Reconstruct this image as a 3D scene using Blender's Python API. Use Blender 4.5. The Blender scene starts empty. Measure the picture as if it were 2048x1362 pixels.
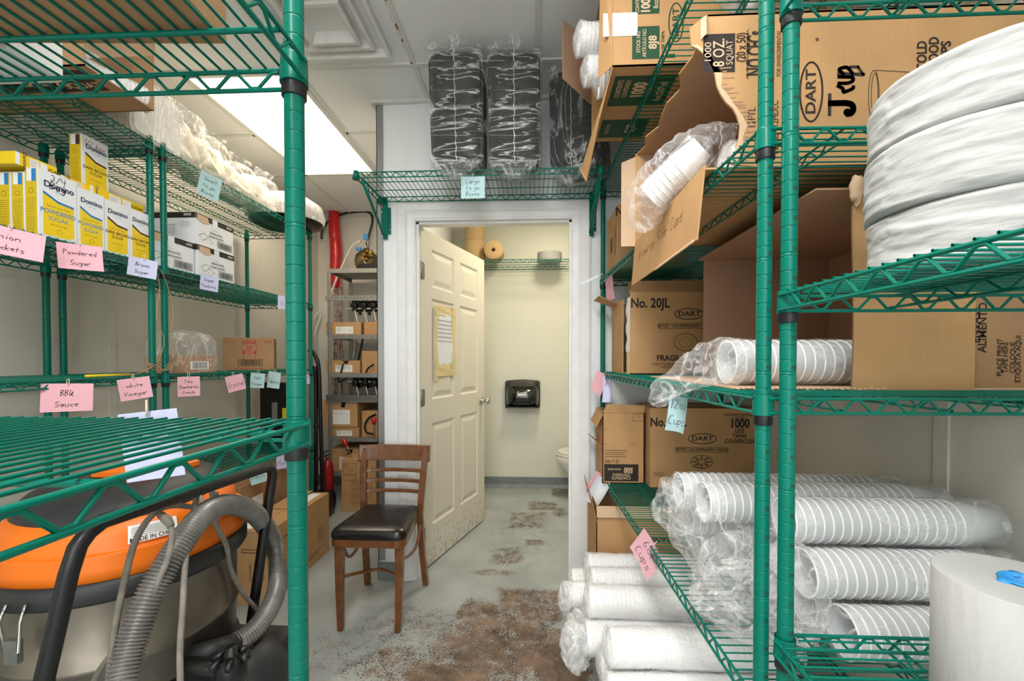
import bpy, math, random
from math import sin, cos, tan, pi, radians as R_, sqrt, atan2
from mathutils import Vector as V, Matrix, noise as MN
random.seed(7)
S = bpy.context.scene
COL = S.collection
# ---------------------------------------------------------------- camera
CAM_H = 1.265; FPX = 860.0; YAW = R_(2.73); PITCH = R_(-0.9)
SHY = 39 + FPX * tan(R_(0.9))
cd = bpy.data.cameras.new('camera'); cam = bpy.data.objects.new('camera', cd); COL.objects.link(cam)
cam.location = (0, 0, CAM_H); cam.rotation_euler = (pi/2 + PITCH, 0, YAW)
cd.sensor_width = 36; cd.lens = FPX/2048*36; cd.shift_y = SHY/2048; cd.clip_start = 0.03
S.camera = cam
CR = cam.rotation_euler.to_matrix(); CO = V((0, 0, CAM_H))
def ray(px, py): return CR @ V(((px-1024)/FPX, (681-py+SHY)/FPX, -1))
def pt(px, py, d): return CO + ray(px, py)*d
def at_z(px, py, z):
    r = ray(px, py); return CO + r*((z-CAM_H)/r.z)
def at_y(px, py, y):
    r = ray(px, py); return CO + r*(y/r.y)
def at_x(px, py, x):
    r = ray(px, py); return CO + r*(x/r.x)
# ---------------------------------------------------------------- world, lights, exposure
CEIL = 2.73
S.view_settings.view_transform = 'Standard'; S.view_settings.look = 'None'
S.view_settings.exposure = 0.72; S.view_settings.gamma = 1; S.view_settings.use_curve_mapping = False
w = bpy.data.worlds.new('world'); S.world = w; w.use_nodes = True
w.node_tree.nodes['Background'].inputs[0].default_value = (.8, .85, .9, 1)
w.node_tree.nodes['Background'].inputs[1].default_value = .3
def area(name, loc, sx, sy, power, col, rot=(0, 0, 0)):
    l = bpy.data.lights.new(name, 'AREA'); l.shape = 'RECTANGLE'; l.size = sx; l.size_y = sy
    l.energy = power; l.color = col
    o = bpy.data.objects.new(name, l); COL.objects.link(o); o.location = loc; o.rotation_euler = rot
    return o
area('ceiling_lamp_aisle', (-.28, .30, CEIL-.03), .56, 1.15, 18, (1, .98, .95))
area('ceiling_lamp_entry', (-.28, -1.3, CEIL-.03), .56, 1.15, 34, (1, .985, .96))
area('camera_side_fill', (-.1, -2.25, 1.35), 1.9, 2.1, 22, (.96, .98, 1), (R_(-90), 0, 0))  # added fill light behind the camera, brightening ceiling and door wall; no entrance here
area('ceiling_lamp_back', (-1.5, 2.74, CEIL-.03), .54, 1.14, 8, (1, .86, .66))
area('bathroom_lamp', (.2, 3.25, CEIL-.05), .3, .3, 12, (1, .87, .66))
try:
    S.cycles.transparent_max_bounces = 20; S.cycles.max_bounces = 10; S.cycles.caustics_reflective = False
    S.cycles.sample_clamp_indirect = 6
except Exception: pass
# ---------------------------------------------------------------- materials
MATS = {}
def lin(c):
    if isinstance(c, str):
        c = c.lstrip('#'); c = [int(c[i:i+2], 16)/255 for i in (0, 2, 4)]
        c = [x/12.92 if x <= .04045 else ((x+.055)/1.055)**2.4 for x in c]
    return (c[0], c[1], c[2], 1)
def M(name, col, rough=.5, metal=0, bump=None, var=None, coat=0, spec=.5, emit=None, sub=0, trans=0, obj=False):
    m = bpy.data.materials.new(name); m.use_nodes = True; nt = m.node_tree; N = nt.nodes; L = nt.links
    b = N['Principled BSDF']; c = lin(col)
    b.inputs['Base Color'].default_value = c; b.inputs['Roughness'].default_value = rough
    b.inputs['Metallic'].default_value = metal; b.inputs['Coat Weight'].default_value = coat
    b.inputs['Specular IOR Level'].default_value = spec
    if trans: b.inputs['Transmission Weight'].default_value = trans
    if emit: b.inputs['Emission Color'].default_value = lin(emit[0]); b.inputs['Emission Strength'].default_value = emit[1]
    tc = N.new('ShaderNodeTexCoord')
    if var:                                   # (scale, amount, second colour)
        n = N.new('ShaderNodeTexNoise'); n.inputs['Scale'].default_value = var[0]; n.inputs['Detail'].default_value = 6
        L.new(tc.outputs['Object'], n.inputs['Vector'])
        r = N.new('ShaderNodeValToRGB'); r.color_ramp.elements[0].position = .35; r.color_ramp.elements[1].position = .65
        c2 = lin(var[2]) if len(var) > 2 else tuple(x*(1-var[1]) for x in c[:3])+(1,)
        r.color_ramp.elements[0].color = c2; r.color_ramp.elements[1].color = c
        L.new(n.outputs['Fac'], r.inputs['Fac']); L.new(r.outputs['Color'], b.inputs['Base Color'])
    if bump:                                  # (scale, strength)
        n2 = N.new('ShaderNodeTexNoise'); n2.inputs['Scale'].default_value = bump[0]; n2.inputs['Detail'].default_value = 3
        if len(bump) > 2:
            mp = N.new('ShaderNodeMapping'); mp.inputs['Scale'].default_value = bump[2]
            L.new(tc.outputs['Object'], mp.inputs['Vector']); L.new(mp.outputs['Vector'], n2.inputs['Vector'])
        else: L.new(tc.outputs['Object'], n2.inputs['Vector'])
        bp = N.new('ShaderNodeBump'); bp.inputs['Strength'].default_value = bump[1]; bp.inputs['Distance'].default_value = .003
        L.new(n2.outputs['Fac'], bp.inputs['Height']); L.new(bp.outputs['Normal'], b.inputs['Normal'])
    MATS[name] = m
    return m
green = M('green_epoxy', (.0003, .155, .108), .28, coat=.06, spec=.22)
greenF = M('green_epoxy_wire', (.004, .10, .07), .35, coat=.3)
card = M('cardboard', '#c49a6c', .85, var=(9, .10), bump=(140, .15, (1, 1, .1)), spec=.2)
card2 = M('cardboard_dull', '#b08a66', .85, var=(7, .15), bump=(120, .12), spec=.2)
cardin = M('cardboard_inside', '#b89478', .9, var=(6, .08), bump=(120, .1), spec=.15)
cardlt = M('cardboard_pale', '#d6b797', .9, var=(6, .08), spec=.15)
ink = M('ink_black', '#2a211c', .7)
inkg = M('ink_green', '#1c4a2e', .7)
inkr = M('ink_red', '#b02a20', .7)
inkn = M('ink_navy', '#1d2d56', .6)
inkw = M('print_white', '#f2f2ee', .7)
marker = M('marker_black', '#161616', .6)
markr = M('marker_red', '#d0352b', .6)
wallw = M('wall_white_panel', '#eef1f2', .45, bump=(220, .25), spec=.4)
wallc = M('wall_cream_panel', '#d9d6cb', .5, bump=(160, .3), spec=.4)
wallb = M('wall_bathroom', '#dcdccd', .45, bump=(120, .25))
ceilm = M('ceiling_panel', '#e9ebeb', .7, bump=(160, .1))
gridm = M('ceiling_grid', '#d8d8d4', .45)
trimm = M('door_trim_paint', '#efefee', .4, var=(14, .06), bump=(30, .08))
doorm = M('door_paint', '#ddd8ca', .42, var=(5, .08), bump=(70, .06, (1, 1, .15)))
alum = M('aluminium_trim', '#a9aaac', .35, metal=.8)
cove = M('cove_base_grey', '#7e8688', .5, var=(30, .2))
steel = M('steel_grey', '#8e8f8c', .38, metal=.7, var=(20, .2))
galv = M('galvanised', '#a5a5a0', .42, metal=.55, var=(25, .2))
chrome = M('chrome', '#d0ccc4', .15, metal=1)
tankst = M('tank_steel', '#8f867a', .38, metal=.75, var=(7, .45), bump=(8, .15))
blackp = M('black_plastic', '#0d0d0e', .35, bump=(60, .05))
blackg = M('black_gloss', '#060607', .12, coat=.6)
darkgr = M('dark_grey_plastic', '#2b2c2e', .5, var=(16, .3), bump=(90, .1))
orange = M('orange_plastic', '#f5780a', .4, bump=(60, .04), var=(9, .08), spec=.5)
hosem = M('hose_grey', '#85827e', .35, metal=.3, var=(18, .3))
cordm = M('cord_grey', '#8f867c', .7, var=(40, .35))
wood = M('chair_wood', '#7b4a1e', .3, coat=.35, bump=(40, .08, (1, 1, .1)), var=(24, .45, '#633716'))
leather = M('black_vinyl', '#0c0b0b', .3, bump=(90, .12), coat=.1)
paper = M('paper_roll_white', '#b3b3b1', .9, bump=(14, 1.0, (1, 1, 5)), spec=.2)
papers = M('paper_roll_grey', '#b4b3b0', .9, bump=(60, .6, (1, 1, .2)), spec=.2)
paperk = M('paper_roll_kraft', '#c8a878', .9, bump=(40, .3, (1, 1, 4)))
bluep = M('blue_core', '#2c8fd0', .5)
foam = M('foam_white', '#f4f4f2', .6, spec=.35, bump=(90, .05))
foamc = M('cup_rim_white', '#ffffff', .35, spec=.5)
porc = M('porcelain', '#e6e2d6', .12, coat=.5)
pinkc = M('tag_pink', '#f2b9c6', .85); bluec = M('tag_blue', '#bfe1e6', .85); lavc = M('tag_lavender', '#cfd0ee', .85)
twine = M('twine', '#b9986a', .9); twinel = M('string_pale', '#e6d8b8', .8)
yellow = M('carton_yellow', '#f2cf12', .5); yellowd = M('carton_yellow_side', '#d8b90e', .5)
cartw = M('carton_white', '#e9edf2', .5); bluest = M('stripe_blue', '#1f7fc4', .5); brownst = M('stripe_brown', '#4a2824', .5)
redp = M('red_plastic', '#c8151a', .25, coat=.3); redm = M('extinguisher_red', '#a81a1c', .35, coat=.2, var=(20, .3))
tape = M('tape_tan', '#d8c08c', .5); tapem = M('masking_tape', '#dccb98', .7)
blk = M('container_black', '#08090b', .22, coat=.3)
yel = M('pencil_yellow', '#ecd012', .5)
brass = M('brass', '#a98642', .3, metal=.9)
whitet = M('white_tube', '#e8e2d4', .5)
sleevem = M('split_sleeve_black', '#17171a', .4)
lidm = M('light_diffuser', '#ffffff', .4, emit=('#ffeccc', 1.5))
lidn = M('light_diffuser_neutral', '#ffffff', .4, emit=('#ffffff', 3))

def film_mat(name, base, hi, tint='#ffffff', scale=9, rough=.12, mscale=(1, 1, .45), mrot=(.4, .3, .8), wid=.06, dist=1.6, bd=.02):
    m = bpy.data.materials.new(name); m.use_nodes = True; nt = m.node_tree; N = nt.nodes; L = nt.links
    b = N['Principled BSDF']; out = N['Material Output']
    b.inputs['Base Color'].default_value = lin(tint); b.inputs['Roughness'].default_value = rough
    b.inputs['Specular IOR Level'].default_value = 1.0; b.inputs['Coat Weight'].default_value = .6
    tc = N.new('ShaderNodeTexCoord'); mp = N.new('ShaderNodeMapping'); L.new(tc.outputs['Object'], mp.inputs['Vector'])
    mp.inputs['Scale'].default_value = mscale; mp.inputs['Rotation'].default_value = mrot
    n = N.new('ShaderNodeTexNoise'); n.inputs['Scale'].default_value = scale; n.inputs['Detail'].default_value = 5
    n.inputs['Distortion'].default_value = dist
    L.new(mp.outputs['Vector'], n.inputs['Vector'])
    # ridge = 1-|2n-1|
    a = N.new('ShaderNodeMath'); a.operation = 'MULTIPLY_ADD'; a.inputs[1].default_value = 2; a.inputs[2].default_value = -1
    L.new(n.outputs['Fac'], a.inputs[0]); ab = N.new('ShaderNodeMath'); ab.operation = 'ABSOLUTE'; L.new(a.outputs[0], ab.inputs[0])
    r = N.new('ShaderNodeMapRange'); r.inputs['From Min'].default_value = 0; r.inputs['From Max'].default_value = wid
    r.inputs['To Min'].default_value = hi; r.inputs['To Max'].default_value = base  # ridges turn whiter: crease glints painted into the film's opacity
    L.new(ab.outputs[0], r.inputs['Value'])
    bp = N.new('ShaderNodeBump'); bp.inputs['Strength'].default_value = 1; bp.inputs['Distance'].default_value = bd
    L.new(ab.outputs[0], bp.inputs['Height']); L.new(bp.outputs['Normal'], b.inputs['Normal'])
    L.new(bp.outputs['Normal'], b.inputs['Coat Normal'])
    lw = N.new('ShaderNodeLayerWeight'); lw.inputs['Blend'].default_value = .25
    ad = N.new('ShaderNodeMath'); ad.operation = 'MULTIPLY_ADD'; ad.inputs[1].default_value = .30; ad.use_clamp = True
    L.new(lw.outputs['Facing'], ad.inputs[0]); L.new(r.outputs['Result'], ad.inputs[2])
    t = N.new('ShaderNodeBsdfTransparent'); mx = N.new('ShaderNodeMixShader')
    L.new(ad.outputs[0], mx.inputs['Fac']); L.new(t.outputs[0], mx.inputs[1]); L.new(b.outputs[0], mx.inputs[2])
    L.new(mx.outputs[0], out.inputs['Surface']); MATS[name] = m
    return m
film = film_mat('clear_film', .04, .32, scale=8, bd=.010)
filmw = film_mat('milky_film', .26, .5, scale=8, rough=.25, bd=.006)
filmk = film_mat('film_over_black', .05, .42, scale=4.5, rough=.14, mscale=(.8, 1, 6), mrot=(0, .5, 0), wid=.05, dist=.5, bd=.012)  # stretched noise paints diagonal highlight streaks over the black boxes
def cupclear_mat():
    m = bpy.data.materials.new('cup_translucent'); m.use_nodes = True; nt = m.node_tree; N = nt.nodes; L = nt.links
    b = N['Principled BSDF']; b.inputs['Base Color'].default_value = (.9, .91, .92, 1); b.inputs['Roughness'].default_value = .3
    t = N.new('ShaderNodeBsdfTransparent'); mx = N.new('ShaderNodeMixShader'); mx.inputs[0].default_value = .74
    tr = N.new('ShaderNodeBsdfTranslucent'); tr.inputs[0].default_value = (.85, .87, .88, 1)
    m2 = N.new('ShaderNodeMixShader'); m2.inputs[0].default_value = .35
    L.new(b.outputs[0], m2.inputs[1]); L.new(tr.outputs[0], m2.inputs[2])
    L.new(t.outputs[0], mx.inputs[1]); L.new(m2.outputs[0], mx.inputs[2]); L.new(mx.outputs[0], N['Material Output'].inputs['Surface'])
    return m
cupc = cupclear_mat()
# ---------------------------------------------------------------- mesh builder
class MB:
    def __init__(s): s.v = []; s.f = []; s.m = []; s.sm = []; s.mats = []
    def mi(s, m):
        if m not in s.mats: s.mats.append(m)
        return s.mats.index(m)
    def add(s, vs, fs, m, smooth=False):
        o = len(s.v); k = s.mi(m); s.v += [V(x) for x in vs]
        for f in fs: s.f.append([o+i for i in f]); s.m.append(k); s.sm.append(smooth)
    def quad(s, a, b, c, d, m): s.add([a, b, c, d], [(0, 1, 2, 3)], m)
    def hexa(s, p, m): s.add(p, [(0, 3, 2, 1), (4, 5, 6, 7), (0, 1, 5, 4), (1, 2, 6, 5), (2, 3, 7, 6), (3, 0, 4, 7)], m)
    def box(s, x0, x1, y0, y1, z0, z1, m):
        s.hexa([(x0, y0, z0), (x1, y0, z0), (x1, y1, z0), (x0, y1, z0), (x0, y0, z1), (x1, y0, z1), (x1, y1, z1), (x0, y1, z1)], m)
    def obox(s, o, ux, uy, uz, m):           # origin corner and three edge vectors
        o, ux, uy, uz = V(o), V(ux), V(uy), V(uz)
        s.hexa([o, o+ux, o+ux+uy, o+uy, o+uz, o+ux+uz, o+ux+uy+uz, o+uy+uz], m)
    def tube(s, path, r, m, seg=6, cap=True, closed=False):
        P = [V(p) for p in path]; n = len(P); rr = r if isinstance(r, (list, tuple)) else [r]*n
        T = []
        for i in range(n):
            a = P[(i-1) % n] if (closed or i > 0) else P[i]; b = P[(i+1) % n] if (closed or i < n-1) else P[i]
            t = b-a; T.append(t.normalized() if t.length > 1e-9 else V((0, 0, 1)))
        up = V((0, 0, 1)) if abs(T[0].z) < .9 else V((1, 0, 0))
        nrm = (up - T[0]*up.dot(T[0])).normalized(); vs = []
        for i in range(n):
            nrm = nrm - T[i]*nrm.dot(T[i]); nrm = nrm.normalized() if nrm.length > 1e-6 else V((1, 0, 0))
            bi = T[i].cross(nrm)
            for k in range(seg):
                a = 2*pi*k/seg; vs.append(P[i] + (nrm*cos(a)+bi*sin(a))*rr[i])
        fs = []
        for i in range(n if closed else n-1):
            j = (i+1) % n
            for k in range(seg):
                k2 = (k+1) % seg; fs.append((i*seg+k, i*seg+k2, j*seg+k2, j*seg+k))
        if cap and not closed:
            fs.append(tuple(reversed(range(seg)))); fs.append(tuple((n-1)*seg+k for k in range(seg)))
        s.add(vs, fs, m, True)
    def lathe(s, prof, m, seg=24, o=(0, 0, 0), ax=None, arc=2*pi, sx=1, sy=1):
        o = V(o); A = ax if ax is not None else Matrix.Identity(3); vs = []; n = len(prof)
        full = abs(arc-2*pi) < 1e-6; ns = seg if full else seg+1
        for k in range(ns):
            a = arc*k/seg
            for r, z in prof: vs.append(o + A @ V((r*cos(a)*sx, r*sin(a)*sy, z)))
        fs = []
        for k in range(seg):
            k2 = (k+1) % ns
            for i in range(n-1): fs.append((k*n+i, k2*n+i, k2*n+i+1, k*n+i+1))
        s.add(vs, fs, m, True)
    def prism(s, pts, z0, z1, m, A=None, o=(0, 0, 0), smooth=False):   # 2D polygon extruded, A maps to world
        A = A if A is not None else Matrix.Identity(3); o = V(o); n = len(pts)
        vs = [o+A @ V((x, y, z0)) for x, y in pts]+[o+A @ V((x, y, z1)) for x, y in pts]
        fs = [tuple(reversed(range(n))), tuple(range(n, 2*n))]
        s.add(vs, fs, m)
        s.add(vs, [(i, (i+1) % n, n+(i+1) % n, n+i) for i in range(n)], m, smooth)
    def grid(s, fn, nu, nv, m, smooth=True, closeu=False):
        vs = [fn(i/(nu if closeu else nu-1), j/(nv-1)) for i in range(nu) for j in range(nv)]
        fs = []
        for i in range(nu if closeu else nu-1):
            for j in range(nv-1):
                a = i*nv+j; b = ((i+1) % nu)*nv+j; fs.append((a, b, b+1, a+1))
        s.add(vs, fs, m, smooth)
    def build(s, name, parent=None, world=False, origin=None, bevel=0):
        vs = s.v
        if parent is not None and world:
            inv = WM[parent.name].inverted(); vs = [inv @ p for p in vs]
        if origin is not None: vs = [p-V(origin) for p in vs]
        me = bpy.data.meshes.new(name); me.from_pydata([tuple(p) for p in vs], [], s.f)
        for m in s.mats: me.materials.append(m)
        me.polygons.foreach_set('material_index', s.m); me.polygons.foreach_set('use_smooth', s.sm); me.update()
        o = bpy.data.objects.new(name, me); COL.objects.link(o)
        if origin is not None: o.location = origin
        if parent is not None: o.parent = parent
        if bevel:
            b = o.modifiers.new('bevel', 'BEVEL'); b.width = bevel; b.segments = 2; b.limit_method = 'ANGLE'; b.angle_limit = R_(50)
        return o
WM = {}
def tagp(o, label=None, cat=None, group=None, kind=None):
    if label: o['label'] = label
    if cat: o['category'] = cat
    if group: o['group'] = group
    if kind: o['kind'] = kind
    return o
def thing(name, label, cat, loc=(0, 0, 0), rz=0, group=None, rot=None):
    o = bpy.data.objects.new(name, None); COL.objects.link(o); o.empty_display_size = .05
    o.location = loc
    o.rotation_euler = (0, 0, rz) if rot is None else rot.to_euler()
    WM[o.name] = Matrix.Translation(V(loc)) @ o.rotation_euler.to_matrix().to_4x4()
    return tagp(o, label, cat, group)
def solo(name, mb, label, cat, group=None, bevel=0, kind=None):
    xs = [p.x for p in mb.v]; ys = [p.y for p in mb.v]; zs = [p.z for p in mb.v]
    o = mb.build(name, origin=((min(xs)+max(xs))/2, (min(ys)+max(ys))/2, min(zs)), bevel=bevel)
    return tagp(o, label, cat, group, kind)
def struct(name, mb):
    o = mb.build(name); o['kind'] = 'structure'; return o
def copyo(o, parent=None, loc=None):
    c = o.copy(); COL.objects.link(c)
    if parent is not None: c.parent = parent
    if loc is not None: c.location = loc
    return c
# ---------------------------------------------------------------- printing
TC = {}
def textgeo(t, bold=0.0, sp=1.0):
    k = (t, bold, sp)
    if k in TC: return TC[k]
    c = bpy.data.curves.new('t', 'FONT'); c.body = t; c.size = 1; c.align_x = 'CENTER'; c.align_y = 'CENTER'
    c.offset = bold; c.resolution_u = 3; c.space_character = sp; c.space_line = .85
    o = bpy.data.objects.new('t', c); COL.objects.link(o)
    dg = bpy.context.evaluated_depsgraph_get(); me = bpy.data.meshes.new_from_object(o.evaluated_get(dg))
    r = ([tuple(v.co[:2]) for v in me.vertices], [tuple(p.vertices) for p in me.polygons])
    bpy.data.objects.remove(o); bpy.data.curves.remove(c); bpy.data.meshes.remove(me)
    TC[k] = r
    return r
class Face:
    """a flat face: origin, unit x, unit y; printing is laid on it"""
    def __init__(s, mb, o, ux, uy, lift=.0009):
        s.mb = mb; s.ux = V(ux).normalized(); s.uy = V(uy).normalized(); s.n = s.ux.cross(s.uy); s.o = V(o)+s.n*lift
    def p(s, x, y): return s.o+s.ux*x+s.uy*y
    def text(s, t, x, y, size, m=None, rot=0, cond=1, bold=.015, sp=1.0, lift=0, w=None):
        vs, fs = textgeo(t, bold, sp)
        if w: xx = [p[0] for p in vs]; cond = w/(max(xx)-min(xx))/size
        c, sn = cos(R_(rot)), sin(R_(rot))
        out = []
        for a, b in vs:
            a, b = a*size*cond, b*size
            out.append(s.p(x+a*c-b*sn, y+a*sn+b*c)+s.n*lift)
        s.mb.add(out, fs, m or ink)
    def rect(s, x0, x1, y0, y1, m, lift=0):
        s.mb.add([s.p(x0, y0)+s.n*lift, s.p(x1, y0)+s.n*lift, s.p(x1, y1)+s.n*lift, s.p(x0, y1)+s.n*lift], [(0, 1, 2, 3)], m)
    def poly(s, pts, m, lift=0): s.mb.add([s.p(x, y)+s.n*lift for x, y in pts], [tuple(range(len(pts)))], m)
    def line(s, pts, wd, m, closed=False, lift=0):
        n = len(pts)
        for i in range(n if closed else n-1):
            a = V(pts[i]); b = V(pts[(i+1) % n]); d = (b-a)
            if d.length < 1e-7: continue
            d.normalize(); nn = V((-d.y, d.x))*wd/2; e = d*wd*.3
            q = [a-e+nn, a-e-nn, b+e-nn, b+e+nn]
            s.mb.add([s.p(k.x, k.y)+s.n*lift for k in q], [(0, 1, 2, 3)], m)
    def frame(s, x0, x1, y0, y1, wd, m): s.line([(x0, y0), (x1, y0), (x1, y1), (x0, y1)], wd, m, True)
    def ellipse(s, x, y, a, b, wd, m, n=28, rot=0):
        c, sn = cos(R_(rot)), sin(R_(rot)); P = []
        for k in range(n):
            u, w2 = a*cos(2*pi*k/n), b*sin(2*pi*k/n); P.append((x+u*c-w2*sn, y+u*sn+w2*c))
        s.line(P, wd, m, True)
    def lines(s, x0, x1, y0, y1, n, m, wd=.0015, jit=.25, vert=False):   # illegible fine print
        for i in range(n):
            t = (i+.5)/n
            if vert:
                x = x0+(x1-x0)*t; s.line([(x, y0+random.random()*jit*(y1-y0)), (x, y1)], wd, m)
            else:
                y = y1+(y0-y1)*t; s.line([(x0, y), (x1-random.random()*jit*(x1-x0), y)], wd, m)
    def bars(s, x0, x1, y0, y1, m, n=22):
        x = x0; rr = random.Random(3)
        while x < x1:
            w_ = (x1-x0)/n*(.3+rr.random()*.7); s.rect(x, min(x+w_, x1), y0, y1, m); x += w_+(x1-x0)/n*(.3+rr.random()*.5)
# handwriting: strokes on a grid, baseline 2, x-height 5, cap 8
HW = {
'a': ['3415042212343532', ], 'b': ['0802', '04252433220212'], 'c': ['352404132232'], 'd': ['341504133233', '3832'], 'e': ['04343515041332'],
'f': ['3828120', '0434'], 'g': ['34150413323435', '35312001'], 'h': ['0802', '04253432'], 'i': ['1512', '1717'], 'k': ['0802', '35043', '0432'],
'l': ['1812', ], 'm': ['0502', '0415222', '224542'], 'n': ['0502', '04253432'], 'o': ['1504132232341515'], 'p': ['0500', '0425343302'],
'r': ['0502', '042535'], 's': ['35150424322202'], 't': ['1712', '0535'], 'u': ['0503123235', '3532'], 'v': ['051235'], 'w': ['0512254245'],
'x': ['0532', '3502'], 'y': ['0523', '3510'], 'z': ['05350232'],
'L': ['080232'], 'B': ['0802', '08283705', '05253302'], 'P': ['0802', '08283605'], 'S': ['3718060534332202'], 'Q': ['180604122334371', '2341'],
'W': ['0812254248'], 'V': ['081238'], 'C': ['371805031232'], 'T': ['0848', '1812'], 'M': ['02082548', '4842'], 'R': ['0802', '08283605', '0532'],
'1': ['0718', '1812'], '2': ['07182736023'], '3': ['0828362525330312'], '4': ['080545', '3832'], '6': ['28050312233405'], '/': ['0138'],
"'": ['0807'], '"': ['0807', '1817'], '-': ['0525'], '.': ['0202'] }
def strokes(ch):
    out = []
    for s_ in HW.get(ch, []):
        if len(s_) % 2: s_ = s_+'2'
        out.append([(int(s_[i]), int(s_[i+1])-2) for i in range(0, len(s_), 2)])
    return out
def smooth2(P, it=2):
    for _ in range(it):
        if len(P) < 3: return P
        Q = [P[0]]
        for a, b in zip(P[:-1], P[1:]):
            Q += [(a[0]*.75+b[0]*.25, a[1]*.75+b[1]*.25), (a[0]*.25+b[0]*.75, a[1]*.25+b[1]*.75)]
        Q.append(P[-1]); P = Q
    return P
def handwrite(F, t, x, y, h, m, wd=.0014, slant=.15, width=None, rot=0):
    """t centred at x, baseline y, cap height h"""
    u = h/6; adv = 0; segs = []
    for ch in t:
        if ch == ' ': adv += 3; continue
        mx = 0
        for P in strokes(ch):
            segs.append([(adv+a+slant*b+random.uniform(-.1, .1), b+random.uniform(-.12, .12)) for a, b in P]); mx = max(mx, max(a for a, b in P))
        adv += mx+1.3
    k = u if width is None else width/max(adv, 1)
    c, sn = cos(R_(rot)), sin(R_(rot))
    for P in segs:
        Q = smooth2([((a-adv/2)*k, b*u) for a, b in P])
        F.line([(x+a*c-b*sn, y+a*sn+b*c) for a, b in Q], wd, m)
# ================================================================ ROOM SHELL
WL, WR, WB, WD = -2.17, 1.10, 4.27, 2.425      # left wall, right wall, back wall, door wall planes
PX0 = -.883                                      # corner of the bathroom box
BX0, BX1 = -.80, .98                             # bathroom inside
def floor_mat():
    m = bpy.data.materials.new('floor_painted'); m.use_nodes = True; nt = m.node_tree; N = nt.nodes; L = nt.links
    b = N['Principled BSDF']; tc = N.new('ShaderNodeTexCoord')
    def noise(sc, det, dist=0, vec=None, rough=.5):
        n = N.new('ShaderNodeTexNoise'); n.inputs['Scale'].default_value = sc; n.inputs['Detail'].default_value = det
        n.inputs['Distortion'].default_value = dist; n.inputs['Roughness'].default_value = rough
        L.new(vec or tc.outputs['Object'], n.inputs['Vector']); return n.outputs['Fac']
    def math_(op, a, b_, clamp=False):
        n = N.new('ShaderNodeMath'); n.operation = op; n.use_clamp = clamp
        for i, x in enumerate((a, b_)):
            if isinstance(x, (int, float)): n.inputs[i].default_value = x
            elif x is not None: L.new(x, n.inputs[i])
        return n.outputs[0]
    def blob(cx, cy, rx, ry, ang, amp, soft=.5, box=False):
        mp = N.new('ShaderNodeMapping'); mp.vector_type = 'TEXTURE'
        mp.inputs['Location'].default_value = (cx, cy, 0); mp.inputs['Rotation'].default_value = (0, 0, R_(ang)); mp.inputs['Scale'].default_value = (rx, ry, 1)
        L.new(tc.outputs['Object'], mp.inputs['Vector'])
        if box:
            sp = N.new('ShaderNodeSeparateXYZ'); L.new(mp.outputs[0], sp.inputs[0])
            ln = math_('MAXIMUM', math_('ABSOLUTE', sp.outputs[0], None), math_('ABSOLUTE', sp.outputs[1], None))
        else:
            sp = N.new('ShaderNodeSeparateXYZ'); L.new(mp.outputs[0], sp.inputs[0])
            ln = math_('SQRT', math_('ADD', math_('POWER', math_('ABSOLUTE', sp.outputs[0], None), 2.0), math_('POWER', math_('ABSOLUTE', sp.outputs[1], None), 2.0)), None)
        r = N.new('ShaderNodeMapRange'); r.inputs['From Min'].default_value = 1-soft; r.inputs['From Max'].default_value = 1+soft
        r.inputs['To Min'].default_value = amp; r.inputs['To Max'].default_value = 0
        L.new(ln, r.inputs['Value']); return r.outputs[0]
    fields = []
    def fb(px, py, wpx, hpx, ang, amp, soft=.5, box=False):
        c = at_z(px, py, 0); a = at_z(px+wpx, py, 0); t = at_z(px, py-hpx, 0)
        fields.append(blob(c.x, c.y, abs(a.x-c.x), abs(t.y-c.y), ang, amp, soft, box))
    fb(1010, 1290, 190, 75, 0, .37, .5); fb(1060, 1210, 75, 36, 0, .34, .3, True); fb(960, 1230, 60, 40, 20, .34, .4)
    fb(1120, 1330, 70, 60, 0, .42, .3); fb(800, 1330, 170, 60, 0, .30, .6); fb(900, 1360, 130, 50, 0, .4, .5)
    fb(680, 1300, 150, 90, 0, .22, .7); fb(820, 1250, 150, 60, 0, .26, .6); fb(1015, 1110, 52, 26, 0, .29, .5); fb(1055, 1040, 52, 22, 0, .28, .45, True)
    fb(1085, 1012, 34, 10, 0, .3, .3, True); fb(985, 1145, 60, 9, 0, .28, .5); fb(1120, 1025, 20, 12, 0, .28, .4); fb(1070, 1085, 25, 7, 0, .3, .4, True)
    fb(1120, 980, 22, 14, 0, .30, .3, True); fb(560, 1150, 40, 30, 0, .16, .6); fb(1050, 1070, 120, 80, 0, .19, .6); fb(690, 1180, 60, 40, 0, .14, .6)
    acc = fields[0]
    for f in fields[1:]: acc = math_('MAXIMUM', acc, f)
    fine = noise(130, 8, .3, rough=.8); mid = noise(16, 6, .5, rough=.65)
    nn = math_('ADD', math_('MULTIPLY', fine, 1.05), math_('MULTIPLY', mid, .42))
    v = math_('ADD', nn, acc)
    mk = N.new('ShaderNodeMapRange'); mk.inputs['From Min'].default_value = 1.0; mk.inputs['From Max'].default_value = 1.05; L.new(v, mk.inputs['Value'])
    paint = N.new('ShaderNodeValToRGB'); paint.color_ramp.elements[0].color = lin('#989d9c'); paint.color_ramp.elements[1].color = lin('#b1b6b4')
    paint.color_ramp.elements[0].position = .3; paint.color_ramp.elements[1].position = .7; L.new(noise(3.5, 6), paint.inputs['Fac'])
    br = N.new('ShaderNodeValToRGB'); br.color_ramp.elements[0].color = lin('#483c34'); br.color_ramp.elements[1].color = lin('#8c735e')
    br.color_ramp.elements[0].position = .38; br.color_ramp.elements[1].position = .66; L.new(noise(6, 7, .3, rough=.7), br.inputs['Fac'])
    mx = N.new('ShaderNodeMix'); mx.data_type = 'RGBA'
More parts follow.
